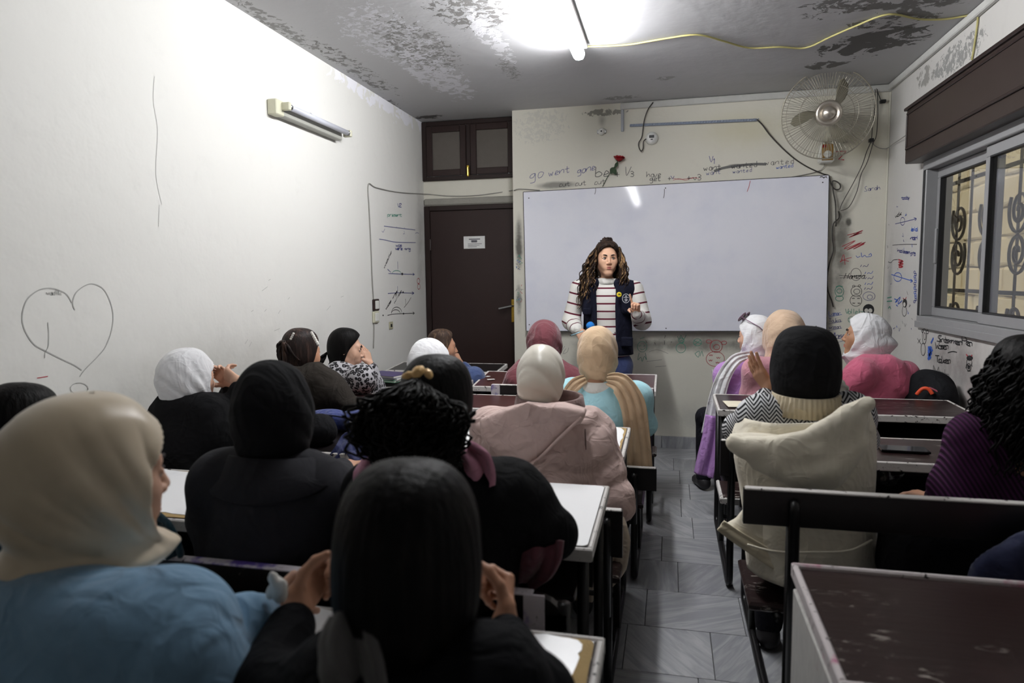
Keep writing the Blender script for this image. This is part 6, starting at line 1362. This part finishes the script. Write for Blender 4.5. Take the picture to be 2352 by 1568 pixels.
# vest: open shell around the torso, open in front
def vest_side(sgn):
    rows = [(648, .115, .085), (660, .150, .10), (690, .162, .118), (740, .165, .128), (790, .170, .135), (812, .172, .138)]
    v = []; n = 26; m = len(rows); rs = []
    for i in range(m-1):
        for k in range(4): t = k/4; rs.append(tuple(rows[i][q]+(rows[i+1][q]-rows[i][q])*t for q in range(3)))
    rs.append(rows[-1]); m = len(rs)
    for (py, rx, ry) in rs:
        c = tc_(1394+(py-650)*.02, py); open_ = .40 if py > 700 else .40+.1*(700-py)/50
        for j in range(n):
            a = -math.pi/2 + sgn*(open_ + (math.pi-open_)*j/(n-1)); w_ = 1.06+.012*math.sin(7*a+py*.03)
            v.append(c+Vector((rx*w_*math.cos(a), ry*w_*math.sin(a), 0)))
    o = mesh('vest_panel', v, [(i*n+j, i*n+j+1, (i+1)*n+j+1, (i+1)*n+j) for i in range(m-1) for j in range(n-1)], navy, p, True)
    s_ = o.modifiers.new('t', 'SOLIDIFY'); s_.thickness = .008; s_.offset = 0
vest_side(1); vest_side(-1)
for sg, Sx in ((1, SLt), (-1, SRt)):
    g = SDF().cap(B['N'].lerp(Sx, .45)+Vector((0, -.01, -.012)), Sx+Vector((-sg*.012, 0, -.0)), .066, .064, k=.03).cap(tc_(1394+sg*40, 668, -.05), tc_(1394+sg*44, 710, -.085), .05, .045, k=.05); mesh_np('vest_shoulder', [g.mesh(.008)], navy, p)
for (px, py, w_, h_) in ((1440, 785, .085, .07), (1345, 785, .075, .07), (1348, 715, .06, .05)):
    c = tc_(px, py, -.135); MB().box((c.x-w_/2, c.y-.012, c.z-h_/2), (c.x+w_/2, c.y+.02, c.z+h_/2), .008).build('vest_pocket', navy, p)
c = tc_(1422, 676, -.158); MB().lathe([(.0001, .006), (.017, .004), (.018, 0)], c, (.1, -1, .1), 24).build('yellow_badge', plain('badge_yellow', S(226, 206, 40), .3), p)
MB().prism([c+Vector((.010*math.cos(a)+.002, -.0075, .004*math.sin(a)+.002)) for a in np.linspace(0, 6.28, 12)[:-1]], (0, -.001, 0)).build('badge_mark', plain('ink_black', S(30, 30, 34), .7), p)
c = tc_(1438, 685, -.150); wm = plain('emblem_white', S(220, 220, 222), .6); em_ = MB()
em_.tube([c+Vector((.026*math.cos(a), -.004, .032*math.sin(a))) for a in np.linspace(0, 6.283, 25)[:-1]], .0018, 5, closed=True)
for (a, b) in (((0, .024), (0, -.024)), ((-.018, .006), (.018, .006)), ((-.012, -.008), (.012, -.008)), ((-.008, .016), (.008, .016)), ((-.010, -.018), (.010, -.014))): em_.tube([c+Vector((a[0], -.004, a[1])), c+Vector((b[0], -.004, b[1]))], .0016, 5)
em_.build('vest_emblem', wm, p)
MB().lathe([(.0001, .004), (.006, .003), (.007, 0)], tc_(1413, 764, -.158), (0, -1, 0), 12).build('snap_button', steel, p)
HAIRT = hairmat('hair_teacher_top', S(34, 25, 21), S(92, 68, 50))
# hair: half up, long highlighted curls
loft('hair', M, [(r[0], r[1]*1.06, r[2]*1.05, r[3]*1.02) for r in HAIRCAP], HAIRT, p, nseg=120, fold=(.012, 36, 0, 0), face=(-.2, .094, 1.32, .42))
random.seed(31); cu = []; md_ = []
for k in range(300):
    sd = random.choice((-1, 1)); a = random.uniform(-.42, 1.25)
    st_ = M @ Vector((sd*.082*math.cos(a*.9), .035-.10*max(0, a), random.uniform(-.04, .085)))
    ln = random.uniform(.22, .36); ou = Vector((-sd*random.uniform(.01, .05), random.uniform(-.03, .01), 0))
    en = Vector((st_.x-sd*random.uniform(.0, .07)*(2.0 if sd > 0 else 1.0), st_.y-random.uniform(0.0, .09)*(1 if a < .6 else -.3), st_.z-ln))
    cu.append(curl_lock(st_, en, ou, random.uniform(.006, .011), random.uniform(3, 5), 22))
locks('long_curls', cu[:190], HIGH, p, .0042); locks('dark_curls', cu[190:], HAIRD, p, .0042)
swept = []
for k in range(90):
    a = random.uniform(-1.9, 1.9); z0 = .088-.10*(abs(a)/1.9)**1.6; st_ = Vector((.083*math.sin(a)*(1 if z0 < .06 else .85), .012+.078*math.cos(a)*(1-.25*(z0 > .07)), z0)); en = Vector((random.uniform(-.03, .03), -.045, .128)); pts = []
    for q in range(9):
        t = q/8; u = st_.lerp(en, t); d_ = (u-Vector((0, -.012, .03))); L = ((d_.x/.083)**2+(d_.y/.107)**2+(d_.z/.107)**2)**.5; u = Vector((0, -.012, .03))+d_*(1.0/max(L, .4)); pts.append(M @ u)
    swept.append(pts)
locks('swept_hair', swept, HAIRT, p, .0034, 4)
locks('top_knot', [curl_lock(M @ Vector((random.uniform(-.02, .02), -.02, .118)), M @ Vector((random.uniform(-.055, .055), -.055+random.uniform(-.04, .03), .10+random.uniform(-.02, .03))), Vector((0, 0, .026)), .007, 1.5, 12) for _ in range(60)], HAIRD, p, .006)
# microphone and pen in her right hand
mc = thing('microphone', 'blue foam topped microphone in the teacher\'s hand', 'microphone', tc_(1352, 752, -.24)[:])
d_ = (tc_(1362, 742, -.27)-tc_(1345, 768, -.24)).normalized(); c = tc_(1356, 748, -.265)
MB().tube([c-d_*.15, c-d_*.02], [.011, .015], 12).build('mic_handle', MATS['black_plastic'], mc, True)
v, fq = sphere_pts((0, 0, 0), .030, 9); MB().add([c+Vector(q) for q in v], fq).build('foam_head', plain('blue_foam', S(44, 130, 214), .9, bump=.4), mc, True)
pn_ = thing('marker_pen', 'thin pale blue marker poking out below the microphone', 'pen', tc_(1322, 767, -.26)[:])
a_, b_ = tc_(1340, 760, -.26), tc_(1312, 770, -.27); MB().tube([a_, b_], .0045, 10).build('barrel', plain('pen_pale_blue', S(170, 206, 220), .4), pn_, True); MB().tube([b_, b_+(b_-a_).normalized()*.012], [.003, .0012], 8).build('tip', ink, pn_, True)
# ------------------------------------------------------------------ things on the desks
random.seed(2)
def slab(px, py, Y, z, w_, d_, h_, yaw, name, m, label, cat, pages=None, group=None):
    c = P(px, py, Y); c.z = z
    t = thing(name, label, cat, c[:], group); R_ = Matrix.Rotation(math.radians(yaw), 3, 'Z')
    def bx(dw, z0, z1, nm, mm):
        mb = MB().box((-w_/2+dw, -d_/2+dw, z0), (w_/2-dw*.2, d_/2-dw, z1), min(.002, (z1-z0)*.4)); mb.v = [tuple(R_ @ Vector(q)+c) for q in mb.v]; mb.build(nm, mm, t)
    if pages: bx(.004, .0015, h_-.0015, 'pages', pages); bx(0, 0, .0015, 'back_cover', m); bx(0, h_-.0015, h_, 'front_cover', m)
    else: bx(0, 0, h_, 'sheet', m)
    return t
pg_ = plain('page_edges', S(214, 212, 204), .8, bs=300); z_ = .768
for (h_, m, nm, lb, yw) in ((.014, plain('cover_green', S(70, 150, 110), .5), 'notebook', 'green edged notebook at the bottom of the pile', -14), (.012, plain('cover_white', S(210, 212, 216), .5), 'notebook', 'white covered notebook in the middle of the pile', -8), (.016, plain('cover_purple', S(58, 46, 92), .45), 'notebook', 'dark purple notebook on top of the pile by the leopard coat', -16)):
    slab(890, 880, 4.14, z_, .26, .19, h_, yw, nm, m, lb, 'notebook', pg_, 'notebooks piled on the wall desk'); z_ += h_+.0006
slab(2075, 1017, 2.84, .7515, .17, .085, .009, -3, 'phone', plain('phone_glass_black', S(14, 14, 16), .08, var=0, bump=0), 'black phone lying flat on the scuffed brown desk', 'phone')
slab(1688, 925, 3.72, .751, .10, .17, .004, 6, 'paper', plain('paper_cream', S(226, 218, 196), .8), 'cream sheet of paper on the corner of the wide brown desk', 'paper')
for k, (px, py, lb) in enumerate(((1128, 893, 'scrap of white paper on the dark end of the desk'), (1121, 884, 'smaller scrap of white paper further back on the same desk'))): slab(px, py, 4.28-.0*k+.1*k, .7655+.004*k, .05-.02*k, .025, .003, 40+20*k, 'paper_scrap', plain('paper_white', S(226, 226, 224), .8), lb, 'paper')
slab(1936, 838, 4.78, .767, .12, .09, .02, 10, 'paper_stack', plain('paper_white', S(226, 226, 224), .8), 'small white stack of paper on the front desk by the pink shirt', 'paper')
def bag(name, label, cat, ells, m, extra=(), wr=(.006, 30), vox=.009, k=.03):
    c = Vector(ells[0][0]); t = thing(name, label, cat, (c.x, c.y, c.z-.05)); g = SDF()
    for (c_, r_, rz) in ells: g.ell(c_, r_, Matrix.Rotation(rz, 3, 'Z'), k)
    mesh_np('bag_body', [g.mesh(vox, .012, wrinkle(*wr))], m, t)
    for (nm, pts, rr, mm) in extra: MB().tube(smoothline(pts), rr, 8).build(nm, mm, t, True)
    return t
nb_ = K_('royal_blue_nylon', (44, 58, 120), rough=.6, wr=.6)
bag('school_bag', 'blue school bag lying on the back of the scratched desk', 'bag', [(P(790, 962, 2.72)+Vector((0, 0, -.01)), (.15, .06, .045), .05), (P(750, 962, 2.74), (.09, .06, .042), .1), (P(845, 968, 2.72), (.08, .06, .04), 0)], nb_,
    [('zip', [P(728, 951, 2.675), P(770, 955, 2.665), P(810, 962, 2.66), P(860, 972, 2.665)], .004, K_('dark_navy', (26, 32, 66))), ('zip_pull', [P(803, 968, 2.655), P(815, 974, 2.65)], .004, steel)])
nst = K_('navy_strap', (30, 38, 84), rough=.6)
sbg = thing('folded_strap', 'navy bag strap curled up on the scratched desk', 'strap', (P(795, 1040, 2.44).x, 2.44, .75))
strip('strap_loop', [P(770, 1052, 2.40), P(785, 1030, 2.42), P(800, 1008, 2.46), P(815, 1012, 2.44), P(815, 1040, 2.40), P(838, 1058, 2.38)], [.055, .055, .06, .06, .055, .05], (.3, -.8, .5), nst, sbg, 1, .004, .008)
strip('strap_end', [P(815, 1020, 2.43), P(835, 1040, 2.41), P(850, 1052, 2.40)], [.06, .06, .05], (0, -.5, .8), nst, sbg, 1, .004, .008)
bag('black_jacket', 'black sleeve of a hidden sitter, shaped as a jacket heap beside the blue bag', 'jacket', [(P(735, 985, 2.52), (.07, .09, .065), .5), (P(710, 990, 2.50), (.07, .08, .06), 0)], K_('black_quilting', (20, 20, 23)))  # stands for the black sleeve of a sitter hidden behind the headscarf
bag('backpack', 'black backpack with orange trim leaning by the window wall', 'backpack', [(P(2130, 905, 4.22), (.15, .10, .14), .0), (P(2155, 915, 4.15), (.10, .10, .11), 0)], K_('black_canvas', (30, 31, 34)),
    [('orange_trim', [P(2105, 906, 4.08), P(2118, 893, 4.07), P(2132, 893, 4.06), P(2142, 905, 4.05)], .010, plain('orange_piping', S(226, 84, 48), .5)), ('carry_loop', [P(2135, 890, 4.1), P(2150, 897, 4.07), P(2160, 908, 4.06)], .005, plain('pink_cord', S(150, 70, 84), .6))], vox=.012)
bag('navy_jacket', 'navy blue jacket hung over the bench back at the right edge', 'jacket', [(P(2345, 1345, 1.84), (.12, .035, .11), .1), (P(2400, 1330, 1.84), (.12, .04, .13), 0), (P(2380, 1450, 1.84), (.12, .035, .14), 0)], K_('navy_cloth', (30, 36, 66)), vox=.012)
tg = NT('clear_film'); tg.b.inputs['Transmission Weight'].default_value = .85; tg.b.inputs['IOR'].default_value = 1.2; film = tg.done((.9, .92, .9), .12, 0, .6)
g = SDF()
for k in range(7): g.ell(P(1922+random.uniform(-14, 14), 886+random.uniform(-10, 12), 2.46), (.02, .014, .016), None, .01)
tag(mesh_np('plastic_bag', [g.mesh(.004, .006, wrinkle(.004, 120))], plain('film_pale', S(196, 198, 188), .2, var=.2, Transmission_Weight=.45), None), 'crumpled clear plastic wrapper beside the black headscarf', 'wrapper')
g = SDF()
for k in range(7): g.ell(P(2032+random.uniform(-24, 24), 1088+random.uniform(-14, 14), 2.74), (.03, .03, .024), None, .012)
tag(mesh_np('plastic_bag', [g.mesh(.006, .008, wrinkle(.006, 80))], plain('film_dark', S(60, 60, 62), .12, Transmission_Weight=.6), None), 'clear plastic bag stuffed in the shelf under the brown desk', 'bag')
